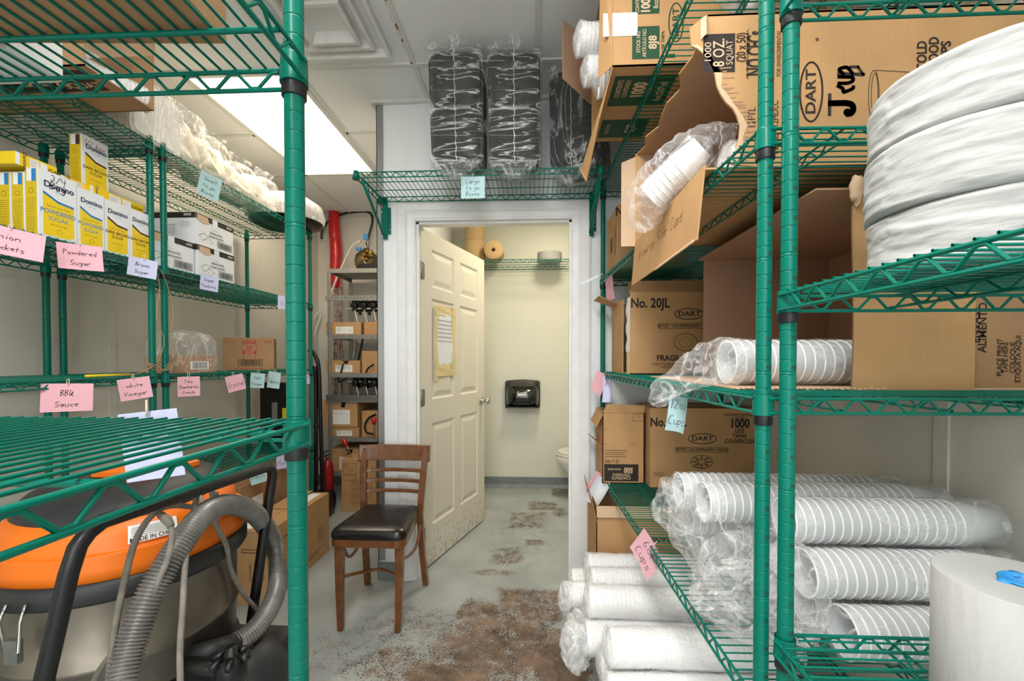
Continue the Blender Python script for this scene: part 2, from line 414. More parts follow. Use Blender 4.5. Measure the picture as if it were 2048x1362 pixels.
    L.new(mk.outputs[0], mx.inputs['Factor']); L.new(paint.outputs[0], mx.inputs[6]); L.new(br.outputs[0], mx.inputs[7])
    L.new(mx.outputs[2], b.inputs['Base Color'])
    rg = N.new('ShaderNodeMapRange'); rg.inputs['To Min'].default_value = .32; rg.inputs['To Max'].default_value = .85
    L.new(mk.outputs[0], rg.inputs['Value']); L.new(rg.outputs[0], b.inputs['Roughness'])
    bp = N.new('ShaderNodeBump'); bp.inputs['Strength'].default_value = .35; bp.inputs['Distance'].default_value = .004; bp.invert = True
    L.new(math_('ADD', mk.outputs[0], math_('MULTIPLY', fine, .3)), bp.inputs['Height']); L.new(bp.outputs[0], b.inputs['Normal'])
    return m
m = MB(); m.box(WL-.1, WR+.1, -2.3, WB+.1, -.1, 0, floor_mat()); struct('floor', m)
m = MB(); m.box(WL-.1, WR+.1, -2.3, WB+.1, CEIL, CEIL+.1, ceilm); struct('ceiling', m)
m = MB(); m.box(WL-.1, WL, -2.3, WB+.1, 0, CEIL, wallc)
for y in (.9, 2.12, 3.34): m.box(WL, WL+.006, y-.02, y+.02, 0, CEIL, wallc)
struct('wall_left', m)
m = MB(); m.box(WR, WR+.1, -2.3, WB+.1, 0, CEIL, wallc)
m.box(WR-.006, WR, 1.185, 1.225, 0, CEIL, wallc); struct('wall_right', m)
m = MB(); m.box(WL, BX0-.1, WB, WB+.1, 0, CEIL, wallc); m.box(-1.9, -1.86, WB-.005, WB, 0, CEIL, wallc); m.box(BX0-.1, WR, WB, WB+.1, 0, CEIL, wallb); struct('wall_back', m)
m = MB(); m.box(WL, WR, -2.4, -2.3, 0, CEIL, wallw); struct('wall_front', m)
# door wall, with the opening
DX0 = at_y(832, 800, WD).x; DX1 = at_y(1143, 800, WD).x; DZ = 2.055
m = MB()
m.box(PX0, DX0-.02, WD, WD+.115, 0, CEIL, wallw); m.box(DX1+.02, WR, WD, WD+.115, 0, CEIL, wallw)
m.box(DX0-.02, DX1+.02, WD, WD+.115, DZ+.02, CEIL, wallw)
for px in (852,): 
    x = at_y(px, 250, WD).x; m.box(x-.03, x+.03, WD-.006, WD, 2.2, CEIL, wallw)
struct('wall_door_side', m)
m = MB(); m.box(PX0, BX0, WD+.115, WB, 0, CEIL, wallw); struct('wall_bathroom_left', m)
m = MB(); m.box(BX1, WR, WD+.115, WB, 0, CEIL, wallb); struct('wall_bathroom_right', m)
m = MB()   # aluminium corner trim, floor to ceiling
m.box(PX0-.004, PX0+.035, WD-.004, WD, .11, CEIL, alum); m.box(PX0-.004, PX0, WD-.004, WD+.04, .11, CEIL, alum); struct('trim_1', m)
m = MB()   # dark cove base round the wall end
m.box(PX0-.008, DX0-.075, WD-.008, WD+.04, 0, .1, cove); m.box(PX0-.008, PX0, WD, WB, 0, .1, cove); struct('baseboard_door_side', m)
m = MB()
m.box(BX0, BX1, WB-.012, WB, 0, .1, cove); m.add([(BX0, WB-.012, .03), (BX1, WB-.012, .03), (BX1, WB-.045, .001), (BX0, WB-.045, .001)], [(0, 1, 2, 3)], cove)
m.box(BX0, BX0+.012, WD+.2, WB, 0, .1, cove); struct('baseboard_bathroom', m)
m = MB(); m.box(WL, BX0-.09, WB-.012, WB, 0, .1, cove); m.box(WL, WL+.012, -2.3, WB, 0, .1, cove); struct('baseboard_back', m)
# jamb and casing
m = MB(); jt = .02
for x0, x1 in ((DX0-.02, DX0), (DX1, DX1+.02)): m.box(x0, x1, WD-.004, WD+.125, 0, DZ+.02, trimm)
m.box(DX0, DX1, WD-.004, WD+.125, DZ, DZ+.02, trimm)
for x0, x1 in ((DX0, DX0+.012), (DX1-.012, DX1)): m.box(x0, x1, WD+.025, WD+.06, 0, DZ, trimm)
m.box(DX0, DX1, WD+.025, WD+.06, DZ-.012, DZ, trimm); struct('trim_2', m)
m = MB()
cw = .092
def casing(a, b, inward):      # profiled strip from a to b, 'inward' is the unit vector to the opening
    prof = [(0, .0), (0, .014), (.012, .018), (.05, .018), (.056, .012), (.064, .014), (.078, .010), (.092, .008), (.092, 0)]
    return prof
def strip(p0, p1, d, mit0, mit1):
    prof = casing(0, 0, 0); vs = []
    L_ = (V(p1)-V(p0)).normalized()
    for P, mt in ((V(p0), mit0), (V(p1), mit1)):
        for u, t in prof: vs.append(P + V(d)*u + V((0, -t, 0)) - L_*mt*(cw-u))
    n = len(prof); m.add(vs, [(i, i+1, n+i+1, n+i) for i in range(n-1)], trimm)
xa, xb, zt = DX0-.012, DX1+.012, DZ+.012
strip((xa-cw, WD, 0), (xa-cw, WD, zt), (1, 0, 0), 0, -1)
strip((xb+cw, WD, 0), (xb+cw, WD, zt), (-1, 0, 0), 0, -1)
strip((xa, WD, zt+cw), (xb, WD, zt+cw), (0, 0, -1), 1, -1)
struct('trim_3', m)
# ceiling grid
m = MB(); gx0, gy0 = -.588, 2.128
for k in range(-4, 4):
    x = gx0+.61*k
    if WL < x < WR: m.box(x-.012, x+.012, -2.3, WB if x < PX0 else (WD), CEIL-.006, CEIL, gridm)
for k in range(-4, 4):
    y = gy0+1.22*k
    for y2 in ((y,) if k else (y,)):
        if y2 < WB: m.box(WL, WR if y2 < WD else PX0, y2-.012, y2+.012, CEIL-.007, CEIL, gridm)
for (x0, x1, y) in ((gx0-.61*3, gx0-.61*2, 2.738), (gx0-.61, PX0, 2.738),): m.box(x0, x1, y-.012, y+.012, CEIL-.006, CEIL, gridm)
for y in (gy0-.61,): m.box(gx0-.61, gx0, y-.012, y+.012, CEIL-.006, CEIL, gridm)
m.box(PX0-.03, WR, WD-.025, WD, CEIL-.02, CEIL, gridm); m.box(WL, PX0, WB-.025, WB, CEIL-.02, CEIL, gridm); m.box(WL, WL+.025, -2.3, WB, CEIL-.02, CEIL, gridm); m.box(PX0-.03, PX0, WD, WB, CEIL-.02, CEIL, gridm)
struct('trim_4', m)
# ceiling lights (troffers)
def troffer(x0, x1, y0, y1, lab, dm):
    t = thing('ceiling_light', lab, 'ceiling light', ((x0+x1)/2, (y0+y1)/2, CEIL-.01))
    a = MB(); f = .022
    for b in ((x0, x1, y0, y0+f), (x0, x1, y1-f, y1), (x0, x0+f, y0, y1), (x1-f, x1, y0, y1)): a.box(*b, CEIL-.014, CEIL-.001, gridm)
    a.build('frame', t, True)
    a = MB(); a.box(x0+f, x1-f, y0+f, y1-f, CEIL-.008, CEIL-.004, dm); a.build('diffuser', t, True)
troffer(gx0-1.22+.012, gx0-.61-.012, gy0+.012, gy0+1.22-.012, 'long bright fluorescent ceiling panel glowing above the to-go box bags', lidm)
troffer(gx0+.012, gx0+.61-.012, gy0-2.44+.012, gy0-1.22-.012, 'fluorescent ceiling panel over the aisle between the two front green racks', lidn)
# air diffuser
def vent():
    x0, x1, y0, y1 = gx0-.61+.006, gx0-.006, gy0-.61+.006, gy0-.006; cx, cy = (x0+x1)/2, (y0+y1)/2; h = (x1-x0)/2
    t = thing('ceiling_vent', 'square white ceiling air diffuser with nested louvres and rusty edge', 'ceiling vent', (cx, cy, CEIL))
    vm = M('vent_white', '#e8e8e6', .4, var=(10, .12)); dk = M('vent_dark', '#15120f', .9)
    def ring(a, z0, b, z1, mb, lip=.017):
        for k in range(4):
            an = k*pi/2; A = Matrix.Rotation(an, 3, 'Z')
            def q(r, z, s_): return V((cx, cy, 0)) + A @ V((s_*r, -r, 0)) + V((0, 0, z))
            mb.add([q(a, z0, -1), q(a, z0, 1), q(b, z1, 1), q(b, z1, -1)], [(0, 1, 2, 3)], vm)
            mb.add([q(a, z0, -1), q(a, z0, 1), q(a-.001, z0-lip, 1), q(a-.001, z0-lip, -1)], [(0, 1, 2, 3)], vm)
            mb.add([q(a-.001, z0-lip, -1), q(a-.001, z0-lip, 1), q(a-lip, z0-lip, 1), q(a-lip, z0-lip, -1)], [(0, 1, 2, 3)], vm)
            mb.add([q(a-lip, z0-lip, -1), q(a-lip, z0-lip, 1), q(b, z1-.004, 1), q(b, z1-.004, -1)], [(0, 1, 2, 3)], vm)
    a = MB(); ring(h, CEIL-.002, h-.06, CEIL+.05, a, .006); a.build('frame', t, True)
    for r1, r2 in ((h-.075, h-.13), (h-.135, h-.19)):
        a = MB(); ring(r1, CEIL-.012, r2, CEIL+.045, a); a.build('louvre', t, True)
    a = MB(); r1, r2 = .115, .055; ring(r1, CEIL-.02, r2, CEIL+.035, a)
    a.box(cx-r2, cx+r2, cy-r2, cy+r2, CEIL+.03, CEIL+.034, vm)
    a.lathe([(0, -.006), (.008, -.006), (.008, 0)], foamc, 12, (cx, cy, CEIL+.028)); a.build('centre_cone', t, True)
    a = MB(); a.box(x0+.02, x1-.02, y0+.02, y1-.02, CEIL+.07, CEIL+.075, vm)
    a.lathe([(0, 0), (.1, 0)], dk, 20, (cx, cy-.02, CEIL+.068)); a.build('duct_opening', t, True)
    rust = M('rust', '#7a4a2c', .9); a = MB()
    for y, l in ((1.72, .02), (1.86, .03), (1.95, .012), (2.1, .01)): a = MB(); a.box(x1-.003, x1+.003, y, y+l, CEIL-.0105, CEIL-.008, rust); a.build('rust_spot', t, True)
vent()
# ================================================================ DOOR
def door():
    L_ = .90; H = 2.03; T = .035; hp = V((DX0+.012, WD+.075, .012)); e = V((at_y(970, 800, 3.37).x-hp.x, 3.37-hp.y, 0)).normalized()
    ang = atan2(e.y, e.x)
    t = thing('door_1', None, None, hp, ang); t['kind'] = 'structure'
    # local: x along width, z up, visible face is -y
    cols = [(.12, .405), (.495, .78)]; rows = [(.235, .865), (1.01, 1.63), (1.70, 1.93)]
    xs = sorted({0, L_} | {c for p in cols for c in p}); zs = sorted({0, H} | {c for p in rows for c in p})
    a = MB()
    for i in range(len(xs)-1):
        for j in range(len(zs)-1):
            x0, x1, z0, z1 = xs[i], xs[i+1], zs[j], zs[j+1]
            if (x0, x1) in cols and (z0, z1) in rows:
                rr = [(0, 0), (.012, .009), (.02, .009), (.05, .001)]
                prev = None
                for d, dep in rr:
                    q = [(x0+d, dep, z0+d), (x1-d, dep, z0+d), (x1-d, dep, z1-d), (x0+d, dep, z1-d)]
                    if prev: a.add(prev+q, [(0, 1, 5, 4), (1, 2, 6, 5), (2, 3, 7, 6), (3, 0, 4, 7)], doorm)
                    prev = q
                a.add(prev, [(0, 1, 2, 3)], doorm)
            else: a.add([(x0, 0, z0), (x1, 0, z0), (x1, 0, z1), (x0, 0, z1)], [(0, 1, 2, 3)], doorm)
    a.add([(0, 0, 0), (L_, 0, 0), (L_, T, 0), (0, T, 0), (0, 0, H), (L_, 0, H), (L_, T, H), (0, T, H)], [(0, 3, 2, 1), (4, 5, 6, 7), (1, 2, 6, 5), (2, 3, 7, 6), (3, 0, 4, 7)], doorm)
    # grime near the bottom
    gr = bpy.data.materials.new('door_leaf'); gr.use_nodes = True; nt = gr.node_tree; N = nt.nodes; Lk = nt.links; b = N['Principled BSDF']; b.inputs['Roughness'].default_value = .42
    tc = N.new('ShaderNodeTexCoord'); n = N.new('ShaderNodeTexNoise'); n.inputs['Scale'].default_value = 30; n.inputs['Detail'].default_value = 8; n.inputs['Roughness'].default_value = .7
    Lk.new(tc.outputs['Object'], n.inputs['Vector']); sp = N.new('ShaderNodeSeparateXYZ'); Lk.new(tc.outputs['Object'], sp.inputs[0])
    mr = N.new('ShaderNodeMapRange'); mr.inputs['From Min'].default_value = 0; mr.inputs['From Max'].default_value = .5; mr.inputs['To Min'].default_value = .12; mr.inputs['To Max'].default_value = -.15
    Lk.new(sp.outputs[2], mr.inputs['Value']); ad = N.new('ShaderNodeMath'); ad.operation = 'ADD'; Lk.new(mr.outputs[0], ad.inputs[0]); Lk.new(n.outputs['Fac'], ad.inputs[1])
    cr = N.new('ShaderNodeValToRGB'); cr.color_ramp.elements[0].position = .54; cr.color_ramp.elements[0].color = lin('#ddd8ca'); cr.color_ramp.elements[1].position = .9; cr.color_ramp.elements[1].color = lin('#6f6048')
    Lk.new(ad.outputs[0], cr.inputs['Fac']); Lk.new(cr.outputs[0], b.inputs['Base Color'])
    a.mats = [gr]
    a.build('door_leaf', t)
    for z in (1.78, 1.03, .2):
        a = MB(); a.prism([(-.004, -.05), (.028, -.05), (.036, -.042), (.036, .042), (.028, .05), (-.004, .05)], 0, .002, steel, Matrix(((1, 0, 0), (0, 0, -1), (0, 1, 0))), (0, 0, z))
        a.tube([(-.006, -.003, z-.05), (-.006, -.003, z+.05)], .006, steel, 10); a.build('hinge', t)
    a = MB(); A = Matrix(((1, 0, 0), (0, 0, -1), (0, 1, 0)))
    a.lathe([(.0, 0), (.031, 0), (.031, .006), (.014, .01), (.012, .03), (.02, .04), (.027, .055), (.024, .068), (.012, .072), (0, .072)], chrome, 20, (L_-.06, 0, .94), A)
    a.lathe([(.0, 0), (.031, 0), (.031, .006), (.014, .01), (.012, .03), (.02, .04), (.027, .055), (.024, .068), (.012, .072), (0, .072)], chrome, 20, (L_-.06, T, .94), Matrix(((1, 0, 0), (0, 0, 1), (0, 1, 0))))
    a.build('doorknob', t)
    n_ = MB(); nm = M('note_paper', '#e7ebf2', .6)
    M_ = WM[t.name]
    F = Face(n_, (0, 0, 0), (1, 0, 0), (0, 0, 1), .0095)
    wv = [V((.135+(.27*i/8), -.0115-.002*math.sin(i*1.3), 0)) for i in range(9)]
    x0, x1, z0, z1 = .17, .375, 1.22, 1.55
    n_.grid(lambda u, v: V((x0+(x1-x0)*u, -.0035-.003*abs(sin(7*u+3*v)), z0+(z1-z0)*v)), 8, 8, nm)
    F2 = Face(n_, (0, 0, 0), (1, 0, 0), (0, 0, 1), .008)
    random.seed(4)
    for k in range(6):
        for j in range(7): handwrite(F2, random.choice(['the', 'and', 'not', 'put', 'door', 'use', 'all']), .19+.026*j, 1.50-.026*k, .012, marker, .0012)
    t2 = thing('paper_note', 'handwritten paper note taped on the open white door', 'note', M_ @ V((.27, -.004, 1.22)), ang)
    wm = WM[t2.name]; n_.v = [M_ @ p for p in n_.v]; n_.build('sheet', t2, True)
    a = MB()
    for (b0, b1, c0, c1) in ((.135, .185, 1.12, 1.58), (.36, .405, 1.14, 1.60), (.15, .40, 1.535, 1.60), (.15, .40, 1.15, 1.235)):
        a.grid(lambda u, v: M_ @ V((b0+(b1-b0)*u+.004*sin(9*v), -.006-.002*sin(6*u+9*v)-.001*b0, c0+(c1-c0)*v)), 6, 12, tapem)
    a.build('masking_tape', t2, True)
door()
# ================================================================ GREEN WIRE SHELVING
def bar(mb, a, b, r, m, seg=6): mb.tube([a, b], r, m, seg, cap=False)
def truss(mb, a, b, r1, r2, h, period, m, seg=6, inset=.035):
    """two parallel wires with a zigzag between; a, b at the top wire"""
    a, b = V(a), V(b); L_ = (b-a).length; d = (b-a)/L_; dn = V((0, 0, -h))
    mb.tube([a, b], r1, m, seg, False); mb.tube([a+dn, b+dn], r1, m, seg, False)
    n = max(2, round((L_-2*inset)/(period/2))); P = []
    for i in range(n+1):
        s = inset+(L_-2*inset)*i/n; up = (i % 2 == 0)
        c = a+d*s+(V((0, 0, -r1)) if up else dn+V((0, 0, r1)))
        e = period*.09
        P += [c-d*e, c+d*e]
    mb.tube(P, r2, m, seg, True)
def post(mb, x, y, z0, z1, seg=14, pitch=.0254, lean=(0, 0)):
    r = .0127; g = .0007; prof = [(r, 0)]; z = pitch
    H = z1-z0; k = 0
    while z < H-.005:
        k += 1
        prof += [(r, z-.0016), (r, z-.0007), (r-g, z-.0004), (r-g, z+.0004), (r, z+.0007), (r, z+.0016)]
        if k % 8 == 0: prof += [(r, z+.0038), (r-g, z+.0043), (r-g, z+.0053), (r, z+.0058), (r, z+.0078)]
        z += pitch
    prof.append((r, H))
    vs0 = len(mb.v); mb.lathe(prof, green, seg, (x, y, z0)); mb.lathe([(r, H), (r*.8, H+.003), (0, H+.004)], sleevem, seg, (x, y, z0))
    for v in mb.v[vs0:]:
        t = (v.z-CAM_H); v.x += lean[0]*t; v.y += lean[1]*t
def collar(mb, x, y, z, seg=16, up=.004, h=.034):
    mb.lathe([(.0128, up), (.0158, up), (.0158, up), (.0164, up-.001), (.0166, up-.003), (.0166, up-.004), (.0178, -h+.001), (.0178, -h+.0006), (.0174, -h), (.0172, -h), (.0128, -h)], green, seg, (x, y, z))
def sleeve(mb, x, y, z, seg=16):
    mb.lathe([(.0128, 0), (.0156, 0), (.0156, -.0005), (.0156, -.0165), (.0154, -.017), (.0128, -.0175)], sleevem, seg, (x, y, z))
def rack(label, o, e1, L, W, shelves, ztop, name='wire_shelving_unit', seg=14, wseg=5, step=.0215, supports=(.3, .7), lean=(0, 0), group=None, zbase=.02, numbered=(), e2sign=1, ra=1.0, single=False):
    """o = first post (x, y); e1 = unit along the length; width direction e2 = e1 turned right*e2sign. shelves: list of (z_at_o, z_at_far)"""
    e1 = V((e1[0], e1[1], 0)).normalized(); e2 = V((e1.y, -e1.x, 0))*e2sign; o = V((o[0], o[1], 0))
    t = thing(name, label, 'shelving unit', (o.x, o.y, 0), group=group)
    corners = [o, o+e1*L, o+e1*L+e2*W, o+e2*W]
    for ci, c in enumerate(corners):
        a = MB(); post(a, c.x, c.y, zbase, ztop, seg if ci == 0 or seg < 20 else 14, lean=lean)
        a.lathe([(0, 0), (.016, 0), (.016, .006), (.008, .012), (.008, .025)], steel, 10, (c.x, c.y, 0))
        if ci in numbered:
            for k in range(6, int((ztop-.03)/.0508)):
                zz = zbase+k*.0508+.012; num = str(2*k)
                vs, fs = textgeo(num, .01); A0 = -1.35 if o.x > 0 else -1.9
                pv = []
                for u, v_ in vs:
                    an = A0+u*.010/.0127; pv.append((c.x+cos(an)*.01285, c.y+sin(an)*.01285, zz+v_*.010))
                a.add(pv, fs, ink)
        p = a.build('post', t, True)
        for zn, zf in shelves:
            z = zn if ci in (0, 3) else zf
            b = MB(); sleeve(b, c.x, c.y, z-.031, seg); b.build('split_sleeve', p, False) if False else None
            s_ = b.build('split_sleeve', None); s_.parent = p; s_.data.transform(WM[t.name].inverted())
    for zn, zf in shelves:
        up = lambda P, z: V((P.x, P.y, z))
        A, B, C, D = up(corners[0], zn), up(corners[1], zf), up(corners[2], zf), up(corners[3], zn)
        a = MB(); h = .026; r1 = .003*ra; r2 = .0023*ra; g = .016
        def edge(p, q, wd):
            d = (q-p).normalized(); off = wd*g
            truss(a, p+off+d*.0, q+off-d*.0, r1, r2, h, .06, green, wseg+1)
        # rims are welded on the outside of the collars
        edge(A, B, -e2); edge(D, C, e2); edge(A, D, -e1); edge(B, C, e1)
        n = int((L+2*g)/step)
        for i in range(1, n):
            s = -g+(L+2*g)*i/n; zz = zn+(zf-zn)*(s/L)
            P = corners[0]+e1*s
            lo, hi = -g-.002, W+g+.002
            if s < .012 or s > L-.012: lo, hi = .02, W-.02
            bar(a, up(P+e2*lo, zz+.004), up(P+e2*hi, zz+.004), .0018*ra, green, wseg)
        for f in supports:
            q = e2*(W*f)
            if single: bar(a, A+q+V((0, 0, -.0025))-e1*g, B+q+V((0, 0, -.0025))+e1*g, .0034, green, 10); continue
            truss(a, A+q+V((0, 0, -.001))-e1*g, B+q+V((0, 0, -.001))+e1*g, .0024*ra, .0018*ra, .02, .06, green, wseg)
        sh = a.build('wire_shelf', t, True)
        for P in (A, B, C, D):
            b = MB(); collar(b, P.x, P.y, P.z+.003, seg); s_ = b.build('corner_collar', None); s_.parent = sh; s_.data.transform(WM[t.name].inverted())
    return t, corners
# near rack on the vacuum side: post just beyond the camera, long side runs along x
pL = pt(592.5, 700, .585)
NLZ = (1.178, 1.666)
rackNL, _ = rack('empty green wire rack standing over the orange vacuum, its grooved post filling the view height', (pL.x, pL.y), (-1, 0), 1.18, .43, [(NLZ[1],)*2, (NLZ[0],)*2], 2.0, seg=40, wseg=8, e2sign=-1, supports=(.14, .64), numbered=(), single=True)
# near rack on the paper-roll side: long side runs toward the camera
pB = pt(1576, 700, .743)
NRZ = (.775, 1.377, 1.882)
rackNR, _ = rack('green wire rack carrying the stack of jumbo white paper rolls', (pB.x, pB.y), (0, -1), 1.18, .60, [(z, z) for z in NRZ], 2.2, seg=40, wseg=8, e2sign=-1, numbered=(0,), supports=(.3, .7))
# wall rack holding the cups and cartons
pA = pt(1527, 700, .779); pA2 = V((.383, 2.372, 0))
eA = (pA2-V((pA.x, pA.y, 0))); LA = eA.length
RZ = {'b': .2, 3: .652, 2: 1.196, 1: 1.672, 't': 2.185}
RZf = {'b': .2, 3: .652, 2: 1.196, 1: 1.70, 't': 2.185}
rackR, cR = rack('long green wire rack against the wall loaded with cup cartons and sleeves', (pA.x, pA.y), (eA.x, eA.y), LA, .64, [(RZ[k], RZf[k]) for k in ('b', 3, 2, 1, 't')], 2.25, seg=28, wseg=6, step=.024, numbered=(0,), supports=(.2, .5, .8), e2sign=1)
# ================================================================ HELPERS FOR CARTONS AND BAGS
class Carton:
    """cardboard carton on local axes: x width, y depth, z height; origin at base centre. faces: front(-y) right(+x) back(+y) left(-x) bottom top"""
    def __init__(s, x0, x1, y0, y1, z0, z1, mat=None, rz=0, open_=(), inner=None, t=.004, crumple=0):
        s.w, s.d, s.h = x1-x0, y1-y0, z1-z0; s.c = V(((x0+x1)/2, (y0+y1)/2, z0)); s.rz = rz; s.mb = MB(); m = mat or card; s.m = m
        hw, hd, h = s.w/2, s.d/2, s.h; inner = inner or cardin
        if not open_: s.mb.box(-hw, hw, -hd, hd, 0, h, m)
        else:
            def slab(b):
                s.mb.box(*b, m)
            if 'front' not in open_: slab((-hw, hw, -hd, -hd+t, 0, h))
            if 'back' not in open_: slab((-hw, hw, hd-t, hd, 0, h))
            if 'left' not in open_: slab((-hw, -hw+t, -hd, hd, 0, h))
            if 'right' not in open_: slab((hw-t, hw, -hd, hd, 0, h))
            if 'bottom' not in open_: slab((-hw, hw, -hd, hd, 0, t))
            if 'top' not in open_: slab((-hw, hw, -hd, hd, h-t, h))
    def face(s, n):
        hw, hd, h = s.w/2, s.d/2, s.h
        o, ux, uy = {'front': ((-hw, -hd, 0), (1, 0, 0), (0, 0, 1)), 'right': ((hw, -hd, 0), (0, 1, 0), (0, 0, 1)), 'back': ((hw, hd, 0), (-1, 0, 0), (0, 0, 1)),
                     'left': ((-hw, hd, 0), (0, -1, 0), (0, 0, 1)), 'bottom': ((-hw, hd, 0), (1, 0, 0), (0, -1, 0)), 'top': ((-hw, -hd, h), (1, 0, 0), (0, 1, 0))}[n]
        return Face(s.mb, o, ux, uy)
    def seam(s, col=None, along='x'):
        F = s.face('top'); m = col or tape
        if along == 'x': F.rect(0, s.w, s.d/2-.024, s.d/2+.024, m)
        else: F.rect(s.w/2-.024, s.w/2+.024, 0, s.d, m)
    def flap(s, pts, m=None, t=.003, name='flap', label=None):
        """a flap as a quad in local coordinates with thickness"""
        s.flaps = getattr(s, 'flaps', []); s.flaps.append((pts, m or s.m, t, name, label))
    def done(s, name, label, cat, group=None, bevel=.0025):
        t = thing(name, label, cat, s.c, s.rz, group)
        s.mb.build('carton_body', t, bevel=bevel)
        for pts, m, th, nm, lb in getattr(s, 'flaps', []):
            a = MB(); P = [V(p) for p in pts]; n = (P[1]-P[0]).cross(P[2]-P[1]).normalized()*th; k = len(P)
            a.add(P+[p+n for p in P], [tuple(reversed(range(k))), tuple(range(k, 2*k))]+[(i, (i+1) % k, k+(i+1) % k, k+i) for i in range(k)], m)
            o = a.build(nm, t)
            if lb: o['label'] = lb
        return t
def fbm(p, s, k=4): return MN.fractal(V(p)*s, .9, 2.0, k)
def sheet_tube(path, radii, seg, amp, sc, mb, m, squash=None, seed=0, close=True, ridge=True):
    """lofted crumpled skin along a path; radii per point; squash (a,b)"""
    P = [V(p) for p in path]; n = len(P); vs = []
    T = [(P[min(i+1, n-1)]-P[max(i-1, 0)]).normalized() for i in range(n)]
    up = V((0, 0, 1)) if abs(T[0].z) < .9 else V((0, 1, 0)); nr = (up-T[0]*up.dot(T[0])).normalized()
    for i in range(n):
        nr = (nr-T[i]*nr.dot(T[i])).normalized(); bi = T[i].cross(nr)
        for k in range(seg):
            a = 2*pi*k/seg; ra = radii[i] if not isinstance(radii[i], tuple) else 1
            sa, sb = (radii[i] if isinstance(radii[i], tuple) else (ra, ra))
            q = P[i]+nr*cos(a)*sa+bi*sin(a)*sb
            f = fbm(q+V((seed*3.1, 0, 0)), sc); f = (1-2*abs(f)) if ridge else f
            dr = (q-P[i]); ln = dr.length
            vs.append(q+(dr/ln*amp*f if ln > 1e-5 else V((0, 0, 0))))
    fs = [(i*seg+k, i*seg+(k+1) % seg, (i+1)*seg+(k+1) % seg, (i+1)*seg+k) for i in range(n-1) for k in range(seg)]
    if close: fs += [tuple(reversed(range(seg))), tuple((n-1)*seg+k for k in range(seg))]
    mb.add(vs, fs, m, True)
def lerp_path(pts, n):
    """Catmull-Rom through points"""
    P = [V(p) for p in pts]; P = [P[0]*2-P[1]]+P+[P[-1]*2-P[-2]]; out = []; k = len(P)-3
    for i in range(k):
        for j in range(n):
            t = j/n; a, b, c, d = P[i:i+4]
            out.append(.5*((2*b)+(c-a)*t+(2*a-5*b+4*c-d)*t*t+(3*b-a-3*c+d)*t**3))
    out.append(P[-2]); return out
def crv(vals, n):
    out = []
    for i in range(len(vals)-1):
        for j in range(n): out.append(vals[i]+(vals[i+1]-vals[i])*j/n)
    return out+[vals[-1]]
def tag_card(top, w, h, mat, lines, label, yaw=0, roll=0, tilt=0, size=None, col=None, strg=True, sm=None, group='handwritten shelf tags', curl=0.0, wd=.0016):
    """paper card hanging from point 'top'; yaw 0 faces -Y, +90 faces +X"""
    A = Matrix.Rotation(R_(yaw), 3, 'Z') @ Matrix.Rotation(R_(tilt), 3, 'X') @ Matrix.Rotation(R_(roll), 3, 'Y')
    t = thing('paper_tag', label, 'tag', top, group=group); t.rotation_euler = A.to_euler(); WM[t.name] = Matrix.Translation(V(top)) @ A.to_4x4()
    a = MB(); y1 = -.012; a.mats = []
    nx = 8
    def bend(x, z): return -curl*((x/(w/2))**2+((y1-z)/h)**2*.8)*.02
    vs = []; 
    for s_ in (0, .0006):
        for i in range(nx+1):
            for j in range(nx+1):
                x = -w/2+w*i/nx; z = y1-h+h*j/nx; vs.append(V((x, bend(x, z)+s_, z)))
    q = (nx+1)**2; fs = []
    for i in range(nx):
        for j in range(nx):
            b = i*(nx+1)+j; fs.append((b, b+nx+1, b+nx+2, b+1)); fs.append((q+b, q+b+1, q+b+nx+2, q+b+nx+1))
    a.add(vs, fs, mat, True)
    F = Face(a, (0, 0, 0), (1, 0, 0), (0, 0, 1), .0007); n = len(lines); o0 = len(a.v)
    lh = size or h/(n+1.2)*.62
    for i, tx in enumerate(lines):
        handwrite(F, tx, 0, y1-h*(i+1.0)/(n+.55)-lh*.2, lh, col or marker, wd, width=min(w*.88, len(tx)*lh*.62))
    for v in a.v[o0:]: v.y += bend(v.x, v.z)
    a.build('card', t)
    if strg:
        a = MB(); a.tube([(0, -.004, y1-.007), (.003, -.006, y1+.004), (.002, -.003, .004), (-.002, .004, .003), (-.003, .003, y1+.002), (0, .002, y1-.007)], .0013, sm or twinel, 5)
        a.build('string_loop', t)
    return t
# ================================================================ LEFT WALL RACKS
XF, XB = -1.625, -2.10
LZ = {'b': .20, 'l': .64, 3: 1.195, 2: 1.672, 1: 2.185}
rackL1, _ = rack('green wire rack against the cream wall holding the yellow sugar boxes', (XF, 1.765), (0, -1), 1.19, abs(XB-XF), [(LZ[k],)*2 for k in ('b', 'l', 3, 2, 1)], 2.215, seg=14, wseg=5, e2sign=1, step=.024, supports=(.25, .5, .75))
rackL2, _ = rack('green wire rack against the cream wall holding the white sugar packet cartons', (XF, 1.83), (0, 1), 1.25, abs(XB-XF), [(LZ[k],)*2 for k in ('b', 'l', 3, 2, 1)], 2.215, seg=14, wseg=5, e2sign=-1, step=.024, supports=(.25, .5, .75))
SH = .0062      # stuff stands this much above a shelf height
